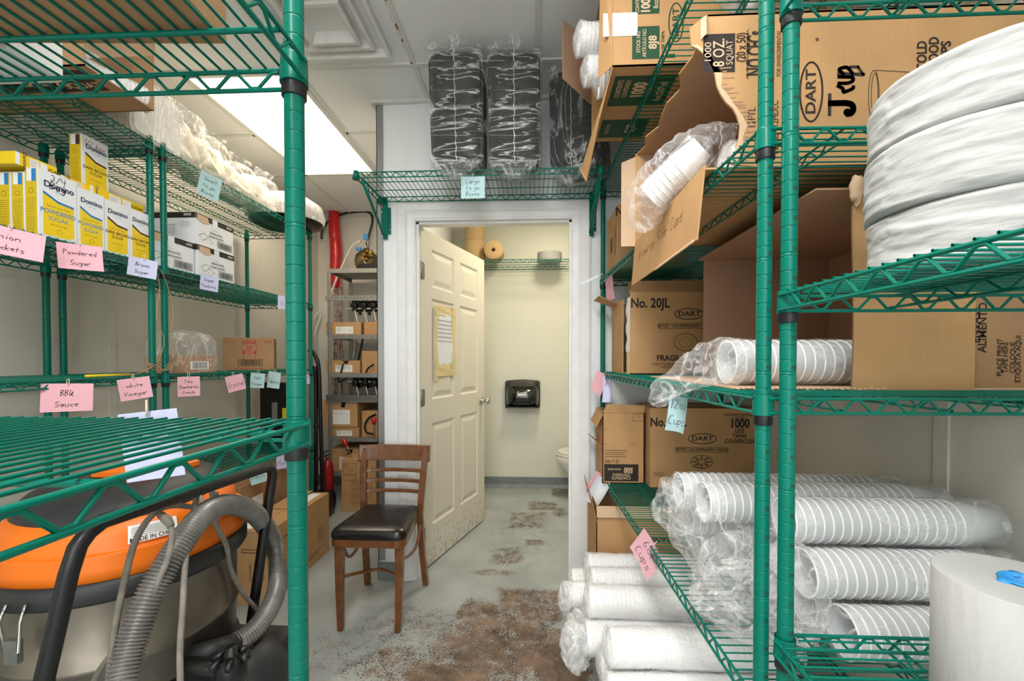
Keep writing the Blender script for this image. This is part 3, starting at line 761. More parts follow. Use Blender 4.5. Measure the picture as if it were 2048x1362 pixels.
# ---- sugar cartons, face toward +x
def sugar(y0, z0, x, kind, wy=.095, hz=.20, dx=.045, marks=None, label='', group='boxed sugar on the wire shelf'):
    t = thing('sugar_box', label, 'box', (x-dx/2, y0+wy/2, z0), pi/2, group)
    # local: x -> world +y ; front (-y local) -> world +x
    a = MB(); hw = wy/2; hd = dx/2
    a.box(-hw, hw, -hd, hd, 0, hz, cartw)
    F = Face(a, (-hw, -hd, 0), (1, 0, 0), (0, 0, 1), .0005)
    m1 = wy*.11; st = bluest if kind == 'p' else brownst
    zt = hz*.66
    F.poly([(m1, .006), (wy-m1*.7, .006), (wy-m1*.7, zt-.028), (wy*.5, zt-.024), (m1, zt-.003)], yellow)
    F.poly([(m1, zt-.003), (wy*.5, zt-.024), (wy-m1*.7, zt-.028), (wy-m1*.7, zt-.021), (wy*.5, zt-.016), (m1, zt+.006)], st, .0002)
    F.text('Domino', wy*.53, hz*.80, wy*.24, inkn, cond=1.0, bold=.03)
    F.text('SINCE 1901', wy*.55, hz*.715, wy*.05, MATS['stripe_blue'], bold=0)
    F.text('PREMIUM PURE CANE', wy*.5, hz*.475, wy*.062, MATS['steel_grey'], bold=0, lift=.0003)
    if kind == 'p': F.text('POWDERED', wy*.5, hz*.39, wy*.185, MATS['steel_grey'] if False else bluest, bold=.01, lift=.0003, cond=.92); F.text('SUGAR', wy*.5, hz*.29, wy*.17, bluest, bold=.0, lift=.0003)
    else: F.text('DARK BROWN', wy*.5, hz*.40, wy*.155, brownst, bold=.02, lift=.0003, cond=.92); F.text('SUGAR', wy*.5, hz*.32, wy*.15, brownst, bold=.01, lift=.0003)
    F.ellipse(wy*.52, hz*.11, .008, .008, .001, brownst, 14); F.text('NET WT 2 LB (907g)', wy*.5, hz*.2, wy*.05, brownst, bold=0, lift=.0003)
    F.rect(wy*.82, wy*.97, .002, .012, cartw, .0004)
    # end face toward the camera (local -x side) : yellow with fine print and the stripe label on top
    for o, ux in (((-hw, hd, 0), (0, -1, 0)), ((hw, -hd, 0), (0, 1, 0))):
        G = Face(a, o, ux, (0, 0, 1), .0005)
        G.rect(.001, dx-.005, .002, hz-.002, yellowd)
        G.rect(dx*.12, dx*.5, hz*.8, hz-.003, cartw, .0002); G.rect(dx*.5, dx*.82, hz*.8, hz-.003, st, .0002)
        G.ellipse(dx*.45, hz*.66, .008, .008, .0012, ink, 12)
        G.lines(dx*.12, dx*.8, hz*.06, hz*.56, 16, ink, .0009)
    T_ = Face(a, (-hw, -hd, hz), (1, 0, 0), (0, 1, 0), .0005); T_.rect(.002, wy-.002, .002, dx-.002, yellow)
    if marks:
        for s_, x_, y_, h_, c_, wd in marks: handwrite(F, s_, wy*x_, hz*y_, h_, c_, wd)
    a.build('carton_body', t)
    return t
z2 = LZ[2]+SH
def ysp(px, x): return at_x(px, 700, x).y
yA0, yA1 = ysp(77, XF-.003), ysp(155, XF-.003)
sugar(yA0, z2, XF+.006, 'p', yA1-yA0-.004, .218, .045, [('3/4', .52, .86, .022, marker, .002), ('Bag', .5, .74, .024, marker, .0024)], 'white and yellow powdered sugar box with 3/4 scrawled over its name')
for k in (1, 2, 3):
    sugar(yA0, z2, XF+.006-.0475*k, 'p', yA1-yA0-.004, .205, .045, None, ['', 'powdered sugar box directly behind the one marked 3/4', 'powdered sugar box third back from the one marked 3/4', 'powdered sugar box deepest in the row behind the 3/4 one'][k])
yB0, yB1 = ysp(156, XF), ysp(210, XF)
sugar(yB0, z2, XF+.004, 'p', yB1-yB0, .205, .045, None, 'unmarked powdered sugar box beside the box scrawled 3/4')
sugar(yB0+.006, z2, XF-.045, 'p', yB1-yB0, .205, .045, None, 'powdered sugar box hidden behind the unmarked powdered box')
yC0, yC1 = yB1+.004, ysp(262, XF)
sugar(yC0, z2, XF+.002, 'b', yC1-yC0-.002, .2, .045, None, 'dark brown sugar box next to the powdered sugar boxes')
yD0 = yC1
sugar(yD0, z2, XF+.002, 'b', .095, .2, .045, None, 'dark brown sugar box beside the green corner posts')
for i, (y, lab) in enumerate(((yC0, 'yellow sugar box standing behind the brown sugar beside powdered'), (yD0, 'yellow sugar box standing behind the brown sugar at the post'))):
    for k in (1, 2): sugar(y, z2, XF+.002-.047*k, 'b', .095, .198, .045, None, lab if k == 1 else lab.replace('standing behind', 'standing two behind'))
# lying boxes
def lying(x0, x1, y0, y1, z0, z1, lab, kind):
    a = MB(); a.box(x0, x1, y0, y1, z0, z1, yellow); F = Face(a, (x1, y0, z0), (0, 1, 0), (0, 0, 1), .0005); w = y1-y0; h = z1-z0
    F.rect(0, .012, 0, h, cartw); F.text('Domino', .026, h/2, .016, inkn, rot=-90); F.rect(w*.33, w*.55, .005, h-.005, cartw); F.lines(w*.35, w*.53, .007, h-.007, 6, ink, .0009)
    F.rect(w*.58, w*.75, .005, h-.005, cartw, .0001); F.bars(w*.6, w*.74, .009, h-.008, ink, 16); F.text('SUGAR', w*.87, h/2, .017, brownst)
    G = Face(a, (x0, y0, z0), (1, 0, 0), (0, 0, 1), .0005); G.rect(.01, (x1-x0)*.4, .004, h-.004, cartw); G.bars(.02, (x1-x0)*.35, .008, h-.01, ink, 18)
    return solo('sugar_box', a, lab, 'box', 'boxed sugar on the wire shelf')
zt = z2+.2055
lying(-1.80, -1.655, yD0-.125, yD0+.095, z2+.2, z2+.242, 'yellow sugar box lying on its side under the 1/2 box', 'b')
lying(-1.83, -1.68, yB0+.0, yB0+.13, z2+.2065, z2+.248, 'yellow sugar box lying flat behind the powdered sugar', 'p')
lying(-1.86, -1.66, yA0-.03, yA1-.03, z2+.2065+.012, z2+.2065+.052, 'yellow sugar box lying across the tops of the powdered row', 'p')
sugar(yD0-.11, z2+.2425, -1.70, 'b', .1, .2, .05, [('1/2 box', .5, .84, .018, markr, .0016)], 'dark brown sugar box on top marked 1/2 box in red')
# ---- sugar packet cartons
def packet(y0, y1, x1, z0, z1, dx, lab, num):
    t = Carton(x1-dx, x1, y0, y1, z0, z1, cartw); h = z1-z0; w = y1-y0
    F = t.face('right'); F.rect(0, w, h*.80, h-.003, ink); F.text(num, w*.88, h*.89, h*.1, inkw, lift=.0004); F.rect(w*.42, w*.56, h*.62, h*.97, cartw, .0003)
    F.text('GRANULATED', w*.52, h*.5, h*.1, ink, bold=.01, cond=.9); F.text('SUGAR PACKETS', w*.52, h*.38, h*.1, ink, bold=.01, cond=.9)
    F.frame(w*.55, w*.95, h*.08, h*.3, .002, ink); F.bars(w*.57, w*.93, h*.1, h*.28, ink, 24)
    F.poly([(w*.03, h*.95), (w*.3, h*.95), (w*.34, h*.75), (w*.2, h*.7), (w*.03, h*.78)], cardlt, .0004)
    F.line([(w*.08, h*.3), (w*.22, h*.42), (w*.3, h*.3), (w*.16, h*.16), (w*.08, h*.3)], .0015, ink); F.line([(w*.3, h*.3), (w*.42, h*.2), (w*.36, h*.1)], .0012, ink)
    G = t.face('front'); G.rect(0, dx, h*.80, h-.003, ink); G.text(num, dx-.04, h*.9, h*.1, inkw, lift=.0004); G.lines(dx-.16, dx-.09, h*.1, h*.62, 12, ink, .0012); G.lines(dx-.08, dx-.02, h*.5, h*.7, 4, ink, .001)
    return t.done('sugar_packet_carton', lab, 'carton', 'white sugar packet cartons')
z2b = LZ[2]+SH
packet(ysp(396, XF), ysp(468, XF), XF+.005, z2b, z2b+.152, .28, 'stained white sugar packet carton under the top one, at the far end', '20520')
packet(ysp(396, XF)-.27, ysp(396, XF)-.012, XF-.005, z2b, z2b+.15, .28, 'white sugar packet carton on the shelf tight against the green post', '16757')
packet(ysp(394, XF), ysp(394, XF)+.26, XF+.0, z2b+.1525, z2b+.305, .30, 'white sugar packet carton stacked on top of the other two', '20520')
# ---- things on the middle shelf of the far rack
z3 = LZ[3]+SH
def bag_tray():
    y0, y1 = ysp(362, XF), ysp(436, XF)
    c = Carton(-1.80, XF-.005, y0, y1, z3, z3+.088, card2, open_=('top',)); F = c.face('right'); w = y1-y0
    F.rect(w*.25, w*.75, .018, .058, inkw); F.bars(w*.3, w*.7, .022, .054, ink, 26)
    t = c.done('cardboard_tray', 'low cardboard tray with a bar code wrapped in an upright clear bag', 'tray')
    a = MB(); cx, cy = -1.715, (y0+y1)/2
    P = [(cx, cy, z3+.001), (cx, cy, z3+.05), (cx, cy, z3+.1), (cx, cy, z3+.15), (cx-.005, cy+.005, z3+.19), (cx-.01, cy+.01, z3+.205), (cx-.01, cy+.01, z3+.21)]
    n = 6; P = lerp_path(P, 4); rr = crv([1, 1.02, 1.0, .97, .8, .5, .2], 4)
    vs = []; seg = 40
    for i, p in enumerate(P):
        for k in range(seg):
            an = 2*pi*k/seg; ca, sa = cos(an), sin(an); q = (abs(ca)**6+abs(sa)**6)**(1/6)
            v = V((ca/q*(.098)*rr[i], sa/q*(w/2+.012)*rr[i], 0)); f = 1-2*abs(fbm(v*1.0+p+V((0, 0, i*.01)), 16))
            vs.append(p+v+v.normalized()*(.004*f*(i > 8)))
    a.add(vs, [(i*seg+k, i*seg+(k+1) % seg, (i+1)*seg+(k+1) % seg, (i+1)*seg+k) for i in range(len(P)-1) for k in range(seg)], film, True)
    o = a.build('plastic_bag', t, True); o['label'] = 'clear crinkled plastic bag'
    return t
bag_tray()
def heinz():
    c = Carton(-.140, .140, -.10, .10, 0, .205, MATS['cardboard_dull']); ang = R_(27)
    p = at_z(548, 752, z3); p = pt(548, 748, 2.78); c.rz = ang
    # put the front-right corner at p
    cr = Matrix.Rotation(ang, 3, 'Z') @ V((.140, -.10, 0)); c.c = V((p.x-cr.x, p.y-cr.y, z3))
    def logo(F, x, y, s):
        F.line([(x-.25*s, y+.28*s), (x-.28*s, y+.42*s), (x-.18*s, y+.5*s), (x+.18*s, y+.5*s), (x+.28*s, y+.42*s), (x+.25*s, y+.28*s), (x+.33*s, y+.24*s), (x+.22*s, y-.5*s), (x-.22*s, y-.5*s), (x-.33*s, y+.24*s)], .0025, inkr, True)
        F.text('HEINZ', x, y+.37*s, s*.2, inkr, bold=.02); F.text('57', x, y+.1*s, s*.26, inkr); F.rect(x-.27*s, x+.27*s, y-.17*s, y-.02*s, inkr); F.text('SAUCE', x, y-.095*s, s*.13, cardlt, lift=.0004)
    F = c.face('front'); logo(F, .145, .125, .13); F.frame(.085, .215, .028, .066, .003, ink); F.bars(.095, .205, .032, .062, ink, 24); F.text('SAUCE', .25, .18, .014, inkr); F.lines(.01, .07, .17, .19, 2, inkr, .002); F.lines(.06, .24, .008, .014, 1, inkr, .003)
    F = c.face('right'); logo(F, .10, .12, .12); F.lines(.02, .18, .02, .03, 2, inkr, .002); F.lines(.02, .07, .175, .195, 2, inkr, .002)
    c.done('sauce_carton', 'brown sauce carton printed with red keystone emblem and 57', 'carton')
heinz()
# pencil
a = MB(); p0, p1 = at_z(168, 765, z3), at_z(265, 756, z3)
p0 = V((XF+.0, ysp(170, XF), z3+.005)); p1 = V((XF-.02, ysp(265, XF-.01), z3+.005)); a.tube([p0, p1], .005, yel, 8); solo('marker_pen', a, 'long yellow marker lying on the empty shelf above the BBQ Sauce tag', 'pen')
# twine on the joined posts
def twine_rope():
    t = thing('twine_rope', 'brown twine knotted round the two joined green posts', 'twine', (XF, 1.8, 1.2)); a = MB()
    c = V((XF, 1.80, 0)); P = []
    for k in range(26):
        an = k*.9; P.append(c+V((.019*cos(an)+.003, .055*sin(an), 1.235+.018*sin(k*1.7))))
    a.tube(lerp_path(P, 3), .0016, twine, 5)
    q = [c+V((.02, -.03, 1.25)), c+V((.022, .0, 1.35)), c+V((.03, -.045, 1.45)), c+V((.024, -.02, 1.58)), c+V((.02, -.035, 1.655)), c+V((.02, .0, 1.64)), c+V((.025, .045, 1.50)), c+V((.02, .04, 1.38)), c+V((.02, .05, 1.25))]
    a.tube(lerp_path(q, 6), .0016, twine, 5)
    q = [c+V((.02, .05, 1.25)), c+V((.02, .1, 1.212)), c+V((0, .16, 1.204)), c+V((-.01, .26, 1.203)), c+V((.0, .33, 1.215)), c+V((.0, .42, 1.204))]
    a.tube(lerp_path(q, 6), .002, twine, 5)
    q = [c+V((.02, -.05, 1.24)), c+V((.01, -.12, 1.208)), c+V((0, -.24, 1.203)), c+V((-.01, -.3, 1.204))]
    a.tube(lerp_path(q, 6), .002, twine, 5)
    a.build('twine', t, True)
twine_rope()
# ---- tags on the fronts of the left racks
def tagp_(px, py, x=XF+.046): return at_x(px, py, x)
TG = [
 ((22, 448), .15, .085, pinkc, ['Onion', 'Packets'], 62, 6, 'pink tag reading Onion Packets, cut by the picture edge'),
 ((158, 482), .115, .088, pinkc, ['Powdered', 'Sugar'], 58, -3, 'pink tag reading Powdered Sugar'),
 ((288, 512), .092, .075, lavc, ['Brown', 'Sugar'], 52, 6, 'lavender tag reading Brown Sugar'),
 ((420, 545), .080, .078, lavc, ['Sugar', 'Packets'], 62, 5, 'lavender tag reading Sugar Packets'),
 ((136, 760), .125, .095, pinkc, ['BBQ', 'Sauce'], 50, 2, 'pink tag reading BBQ Sauce'),
 ((265, 750), .098, .085, pinkc, ['white', 'Vinegar'], 48, -8, 'pink tag reading white Vinegar'),
 ((377, 748), .088, .09, pinkc, ['Tony', "Chachere's", 'Creole'], 60, 0, "pink tag reading Tony Chachere's Creole"),
 ((466, 746), .09, .085, pinkc, ['Crystal'], 62, -12, 'pink tag reading Crystal'),
 ((516, 742), .085, .085, bluec, ['Malt', 'Vinegar'], 68, 6, 'pale blue tag reading Malt Vinegar'),
 ((550, 740), .088, .10, bluec, ['Tabasco'], 72, 10, 'pale blue tag reading Tabasco'),
 ((425, 346), .095, .12, bluec, ['Small', 'to go', 'Boxes'], 60, 12, 'pale blue tag reading Small to go Boxes'),
]
random.seed(11)
for (pxy, w_, h_, mt, ln, yw, rl, lb) in TG:
    tag_card(tagp_(*pxy), w_, h_, mt, ln, lb, yaw=yw, roll=rl, curl=.15)
tag_card(pt(568, 588, 2.75), .08, .085, lavc, ['Col'], 'lavender tag half hidden behind the near grooved post', yaw=60)
tag_card(pt(617, 740, 3.135), .06, .09, lavc, [], 'blank lavender tag on the far green post by the hand truck', yaw=60)
tag_card(pt(512, 930, 2.42), .085, .095, bluec, ['Mayo'], 'pale blue tag reading Mayo', yaw=40, roll=-10)
tag_card(pt(565, 905, 2.72), .07, .09, lavc, ['Must'], 'lavender tag reading Mustard, half behind the near post', yaw=45)
tag_card(pt(413, 968, 2.1), .10, .10, bluec, ['Pickle', 'Relish'], 'pale blue tag reading Pickle Relish behind the vacuum hose', yaw=40, roll=-10)
tag_card(pt(425, 1150, 2.05), .085, .10, lavc, ['Soda'], 'lavender tag hanging low beside the vacuum tank', yaw=35, roll=-14)
tag_card(V((at_y(293, 830, pL.y+.03).x, pL.y+.03, NLZ[0]+.024)), .075, .10, lavc, [], 'large lavender card tied to the rim of the empty shelf over the vacuum', yaw=15, roll=-6, sm=MATS['string_pale'])
# ================================================================ NEAR RACK: carton on top shelf
zc = NLZ[1]+.0065
c = Carton(-.30, .30, -.19, .19, 0, .3, card2, rz=R_(4)); p = at_z(472, 70, zc)
c.c = V((p.x-.30-.012, p.y-.19-.0, zc)); c.rz = R_(3)
F = c.face('bottom'); F.line([(.0, .19), (.6, .19)], .002, ink)
c.done('storage_carton', 'brown carton seen from below on the near rack top shelf', 'carton')
a = MB(); a.box(-.96, -.69, .538, .61, zc, zc+.12, foam); solo('foam_carton', a, 'white foam block at the far edge of the near rack top shelf', 'box', bevel=.006)
# ---- carton of cups + foam trays on the top shelf of the wall rack
z1 = LZ[1]+SH
p = at_z(308, 222, z1)
c = Carton(p.x-.60, p.x, 1.30, p.y, z1, z1+.20, card2, open_=('right', 'top'))
F = c.face('bottom'); W_ = c.w; D_ = c.d
F.rect(W_*.3, W_*.93, D_*.5, D_*.92, ink); F.text('8 OZ', W_*.62, D_*.72, .07, cardlt, lift=.0006); F.text('SQUAT', W_*.82, D_*.62, .04, cardlt, lift=.0006); F.lines(.02, W_*.28, D_*.2, D_*.8, 8, ink, .002)
G = c.face('front'); G.text('FOAM CUPS', .3, .1, .05)
c.done('cup_carton', 'torn cup carton on the wall rack top shelf spilling foam cups', 'carton')
# ================================================================ NESTED CUPS AND FOAM BOXES
def cup_mesh(r, rb, h, mat, rim, seg=28, lip=.0035):
    """mouth at z=0 facing -z, bottom toward +z"""
    a = MB(); a.lathe([(r-.002, .001), (r+.0012, 0), (r+lip*.5, lip*.5), (r+.001, lip), (r-.001, lip+.001)], rim, seg)
    a.lathe([(r-.001, lip*.8), (r*.985, h*.25), (rb, h), (0, h)], mat, seg)
    a.lathe([(0, h-.004), (rb-.002, h-.004), (r-.003, lip)], mat, seg)
    o = a.build('cup'); return o
CUPS = {}
def cup_sleeve(label, p0, d, n, pitch, r, rb, h, mat, rim, group, bag=None, bagw=0, tail=0, tailz=0, seed=0, name='cup_sleeve', seg=28, sag=0, endbag=.02, cat='cups'):
    """sleeve of nested cups lying from p0 along d; mouths at p0"""
    d = V(d).normalized(); A = d.to_track_quat('Z', 'Y').to_matrix()
    t = thing(name, label, cat, p0, group=group, rot=A)
    key = (r, rb, h, mat.name, seg)
    if key not in CUPS:
        CUPS[key] = cup_mesh(r, rb, h, mat, rim, seg); o = CUPS[key]; o.parent = t; first = o
    else: first = copyo(CUPS[key], t)
    rng = random.Random(seed)
    for k in range(1, n):
        c = copyo(first, t, (rng.uniform(-.0006, .0006), rng.uniform(-.0006, .0006)-sag*sin(pi*k/n), pitch*k))
    if bag is not None:
        a = MB(); L_ = pitch*n+h*.6; R = r*1.045
        ups = A.inverted() @ V((0, 0, 1))
        P = [V((0, 0, -.004+0*i)) for i in range(0)]
        zs = [i/26*(L_+.01) for i in range(27)]
        path = [V((0, 0, z-.004)) for z in zs]; rr = [R]*len(path)
        path += [V((0, 0, L_+.02)), V((0, 0, L_+.035))]; rr += [R*.7, R*.15]
        # mouth end: film sags closed with a tail
        pre = []; pr = []
        if tail > 0:
            nn = 10
            for i in range(nn):
                u = 1-i/nn; pre.append(V((0, 0, -tail*u-.004))+ups*(tailz*u*u)); pr.append((R*(1-.78*u**.6)*(1+.15*sin(i*2.1+seed)), R*(1-.45*u**.8)*(1+.12*sin(i*1.7+seed))))
        else:
            pre = [V((0, 0, -.022)), V((0, 0, -.012))]; pr = [R*.2, R*.8]
        sheet_tube(pre+path, pr+rr, 40, r*.04+.001, 20, a, bag, seed=seed)
        if tail > 0:
            pass
        o = a.build('plastic_sleeve', t)
    return t
def crumple_blob(name, parent, c, rad, mat, amp=.02, sc=14, seed=0, nu=64, nv=36, pw=2.4, M3=None, squashz=None):
    """lumpy crumpled bag surface"""
    a = MB(); c = V(c)
    def fn(u, v):
        th = 2*pi*u; ph = pi*v; x, y, z = cos(th)*sin(ph), sin(th)*sin(ph), cos(ph)
        q = (abs(x)**pw+abs(y)**pw+abs(z)**pw)**(1/pw); p = V((x/q*rad[0], y/q*rad[1], z/q*rad[2]))
        f = 1-2*abs(fbm(p+V((seed*2.7, seed, 0)), sc, 5)); f2 = fbm(p+V((seed, 0, 3)), sc*.35, 3)
        p = p*(1+amp/max(min(rad), .02)*f*.5+f2*.14)
        if M3 is not None: p = M3 @ p
        return c+p
    a.grid(fn, nu, nv, mat, True, closeu=True)
    return a.build(name, parent, True) if parent is not None else a
# foam trays: nested row on the top shelf of the two left racks
def foam_trays(label, x, y0, z0, w, h, n, pitch, group, along='x'):
    t = thing('foam_container_stack', label, 'foam containers', (x, y0, z0), group=group)
    def rr(w_, h_, r=.03, k=4):
        P = []
        for cx, cy, a0 in ((w_/2-r, h_-r, 0), (-w_/2+r, h_-r, 90), (-w_/2+r, r, 180), (w_/2-r, r, 270)):
            for i in range(k+1): an = R_(a0+90*i/k); P.append((cx+r*cos(an), cy+r*sin(an)))
        return P
    a = MB(); A = Matrix(((0, 0, 1), (1, 0, 0), (0, 1, 0)))
    a.prism(rr(w, h), 0, .0035, foam, A); a.prism(rr(w-.03, h-.03), .0035, .008, foam, A, (0, 0, .015))
    f = a.build('foam_container', t)
    rng = random.Random(n)
    for k in range(1, n): copyo(f, t, (pitch*k, rng.uniform(-.002, .002), rng.uniform(0, .002)))
    return t
zT = LZ[1]+SH
ft = foam_trays('long row of nested white foam trays in clear wrap on the wall rack top', -2.08, 1.80, zT, .25, .235, 44, .0105, 'nested foam trays')
a = MB(); a.box(-2.09, -1.595, 1.80-.13, 1.80+.13, zT-.001, zT+.24, filmw); a.mats = [film]; a.build('plastic_wrap', ft, True)
c = Carton(-1.93, -1.68, 1.72, 1.86, zT+.245, zT+.49, cardlt); c.done('storage_carton', 'small pale carton standing on top of the nested foam trays', 'carton')
# foam cup sleeves spilling out of the torn carton
pc = at_z(308, 222, zT)
for k, (dx, dy, dz, an, n) in enumerate(((-.02, .085, .07, (-.25, -1, .05), 13), (.055, .115, .052, (-.45, -1, .0), 12), (-.12, .10, .115, (-.5, -1, .1), 12), (-.16, .19, .2, (-.7, -1, .2), 9))):
    cup_sleeve(['white foam cup sleeve lying lowest at the mouth of the torn carton', 'foam cup sleeve poking out furthest from the torn carton', 'foam cup sleeve leaning up inside the torn carton mouth', 'foam cup sleeve lying on top of the torn carton'][k],
        V((pc.x+dx-.10, pc.y+dy-.09, zT+dz)), an, n, .014, .043, .03, .08, foam, foam, 'foam cup sleeves at the torn carton', bag=filmw if k != 1 else film, seed=k, seg=24)
# bags of small foam boxes on the far rack top
foamo = M('foam_offwhite', '#d2cdc0', .7)
def clam_bag(label, c, size, seed, yaw=0, n=8, bagamp=.014, mt=None):
    t = thing('foam_box_bag', label, 'bag', c, group='bags of small foam to go boxes')
    rng = random.Random(seed); w, d, h = size
    a = MB(); b = MB()
    def shell(mb, w_, h_, dep):
        for i, (s0, s1, z) in enumerate(((1, .97, 0), (.97, .72, dep))): pass
        vs = []; k = 5
        for s_, z in ((1.0, 0), (.96, .006), (.8, dep), (.5, dep)):
            for cx, cy, a0 in ((1, 1, 0), (-1, 1, 90), (-1, -1, 180), (1, -1, 270)):
                for i in range(k): an = R_(a0+90*i/(k-1)); vs.append(V((s_*w_/2*(cx*.72+.28*cos(an)), s_*h_/2*(cy*.72+.28*sin(an)), z)))
        q = 4*k; fs = [(j*q+i, j*q+(i+1) % q, (j+1)*q+(i+1) % q, (j+1)*q+i) for j in range(3) for i in range(q)]+[tuple(3*q+i for i in range(q))]
        mb.add(vs, fs, foamo, True)
    shell(a, w*.85, h*.8, .045); f = a.build('foam_box', t)
    for k in range(n):
        o = f if k == 0 else copyo(f, t)
        o.rotation_euler = (R_(90+rng.uniform(-25, 25)), R_(rng.uniform(-15, 15)), R_(yaw+90+rng.uniform(-30, 30)))
        ca, sa = cos(R_(yaw)), sin(R_(yaw)); q = (k/(n-1)-.5)*d*.6
        o.location = (rng.uniform(-.02, .02)-q*0, q, h*.5+rng.uniform(-.02, .03))
    crumple_blob('plastic_bag', t, V(c)+V((0, 0, h*.53)), (w*.62, d*.6, h*.55), mt or film, bagamp, 5.5, seed, 90, 60, 2.6)
    k2 = MB(); cc = V(c)+V((w*.35, -d*.35, h*.62))
    P = [cc+V((.0, 0, 0)), cc+V((.03, -.02, .02)), cc+V((.05, -.03, .05)), cc+V((.07, -.035, .08))]
    sheet_tube(lerp_path(P, 4), crv([.05, .016, .03, .045], 4), 26, .02, 40, k2, film, seed=seed+9, close=False); k2.build('bag_knot', t, True)
    return t
specs = [((-1.78, 2.03), (.26, .17, .26), 1), ((-1.80, 2.25), (.24, .15, .24), 2), ((-1.80, 2.46), (.25, .15, .20), 3), ((-1.80, 2.67), (.26, .16, .19), 4), ((-1.90, 2.9), (.2, .14, .16), 5)]
labs = ['knotted clear bag of small foam boxes standing next to the nested foam trays', 'clear bag of foam boxes just before the Small to go Boxes tag', 'clear bag of foam boxes right above the Small to go Boxes tag', 'clear bag of foam boxes resting over the black round platter', 'clear bag of foam boxes at the far end of the rack top']
for (xy, sz, sd), lb in zip(specs, labs):
    clam_bag(lb, (xy[0], xy[1], zT+.012 if sd < 4 else zT+.03), sz, sd)
# round black platter and its dome
t = thing('catering_platter', 'round black platter under a milky plastic dome at the end of the rack top', 'platter', (-1.70, 2.92, zT))
a = MB(); a.lathe([(0, .0), (.19, .0), (.21, .012), (.232, .02), (.232, .024), (.2, .016), (0, .005)], blackp, 40, (-1.70, 2.92, zT)); a.build('platter_base', t, True)
a = MB(); a.lathe([(.235, .024), (.245, .07), (.225, .14), (.15, .19), (0, .2)], filmw, 40, (-1.70, 2.92, zT)); a.build('dome_lid', t, True)
# ================================================================ LOW CARTONS ON THE LEFT
c = Carton(-1.56, -1.35, 2.13, 2.78, 0.001, .385, card)
F = c.face('front'); F.frame(.065, .145, .272, .288, .003, ink); F.text('DO NOT STACK', .175, .17, .016, ink, rot=-90, cond=.8); F.text('4 BOXES HIGH', .15, .17, .016, ink, rot=-90, cond=.8); F.text('CAJAS DE ALTO', .11, .17, .016, ink, rot=-90, cond=.8); F.text('STOP UPSIDE', .02, .26, .018, ink, rot=90, cond=.8); F.text('THIS SIDE UP', .02, .12, .018, ink, rot=90, cond=.8)
F = c.face('right'); F.frame(.26, .34, .09, .16, .002, ink); F.ellipse(.3, .135, .016, .016, .003, inkg); F.text('RECYCLE', .3, .105, .012, ink, rot=0); F.frame(.5, .58, .11, .2, .002, ink); F.lines(.51, .57, .12, .19, 6, ink, .002); F.lines(.1, .6, .04, .075, 3, ink, .003); F.text('DO NOT DROP', .12, .3, .02, ink)
F = c.face('top'); F.rect(.04, .17, .46, .62, inkw); F.line([(.105, 0), (.105, .65)], .002, ink); F.rect(.03, .10, .03, .12, inkw)
c.flap([(-.105, .0, .386), (.0, .0, .386), (.0, .32, .395), (-.105, .32, .388)])
c.done('long_carton', 'long brown floor carton with hand slot beside the wooden chair', 'carton')
LB = LZ['b']+SH
def simple(x0, x1, y0, y1, z0, z1, lab, mat=None, fn=None, rz=0, name='storage_carton', **k):
    c = Carton(x0, x1, y0, y1, z0, z1, mat, rz, **k)
    if fn: fn(c)
    return c.done(name, lab, 'carton')
def crown(c):
    F = c.face('right'); F.text('Keep', .2, c.h*.6, .05); F.lines(.05, .3, .05, .1, 3, ink, .003); F.rect(.1, .2, c.h*.55, c.h*.75, inkw, .0002)
simple(-2.02, -1.62, 2.30, 2.70, LB, LB+.35, 'brown carton with white sticker below the Mayo tag', card2, crown)
simple(-2.02, -1.63, 2.72, 3.06, LB, LB+.37, 'brown carton at the far end below the Mustard tag', card2, crown)
simple(-2.05, -1.64, 1.86, 2.27, LB, LB+.27, 'open brown carton with torn clear wrap below the Pickle Relish tag', card2, None, open_=('top',))
t = thing('torn_wrap', 'crumpled clear and brown wrap heaped in the open low carton', 'wrap', (-1.85, 2.1, LB+.25))
crumple_blob('plastic_wrap', t, (-1.83, 2.08, LB+.25), (.19, .2, .07), film, .03, 13, 3, 70, 30, 3)
crumple_blob('torn_paper', t, (-1.80, 2.16, LB+.24), (.15, .12, .06), card2, .03, 9, 6, 50, 24, 3)
simple(-2.05, -1.70, 1.30, 1.72, LB, LB+.3, 'brown carton in the shade low behind the vacuum', card2)
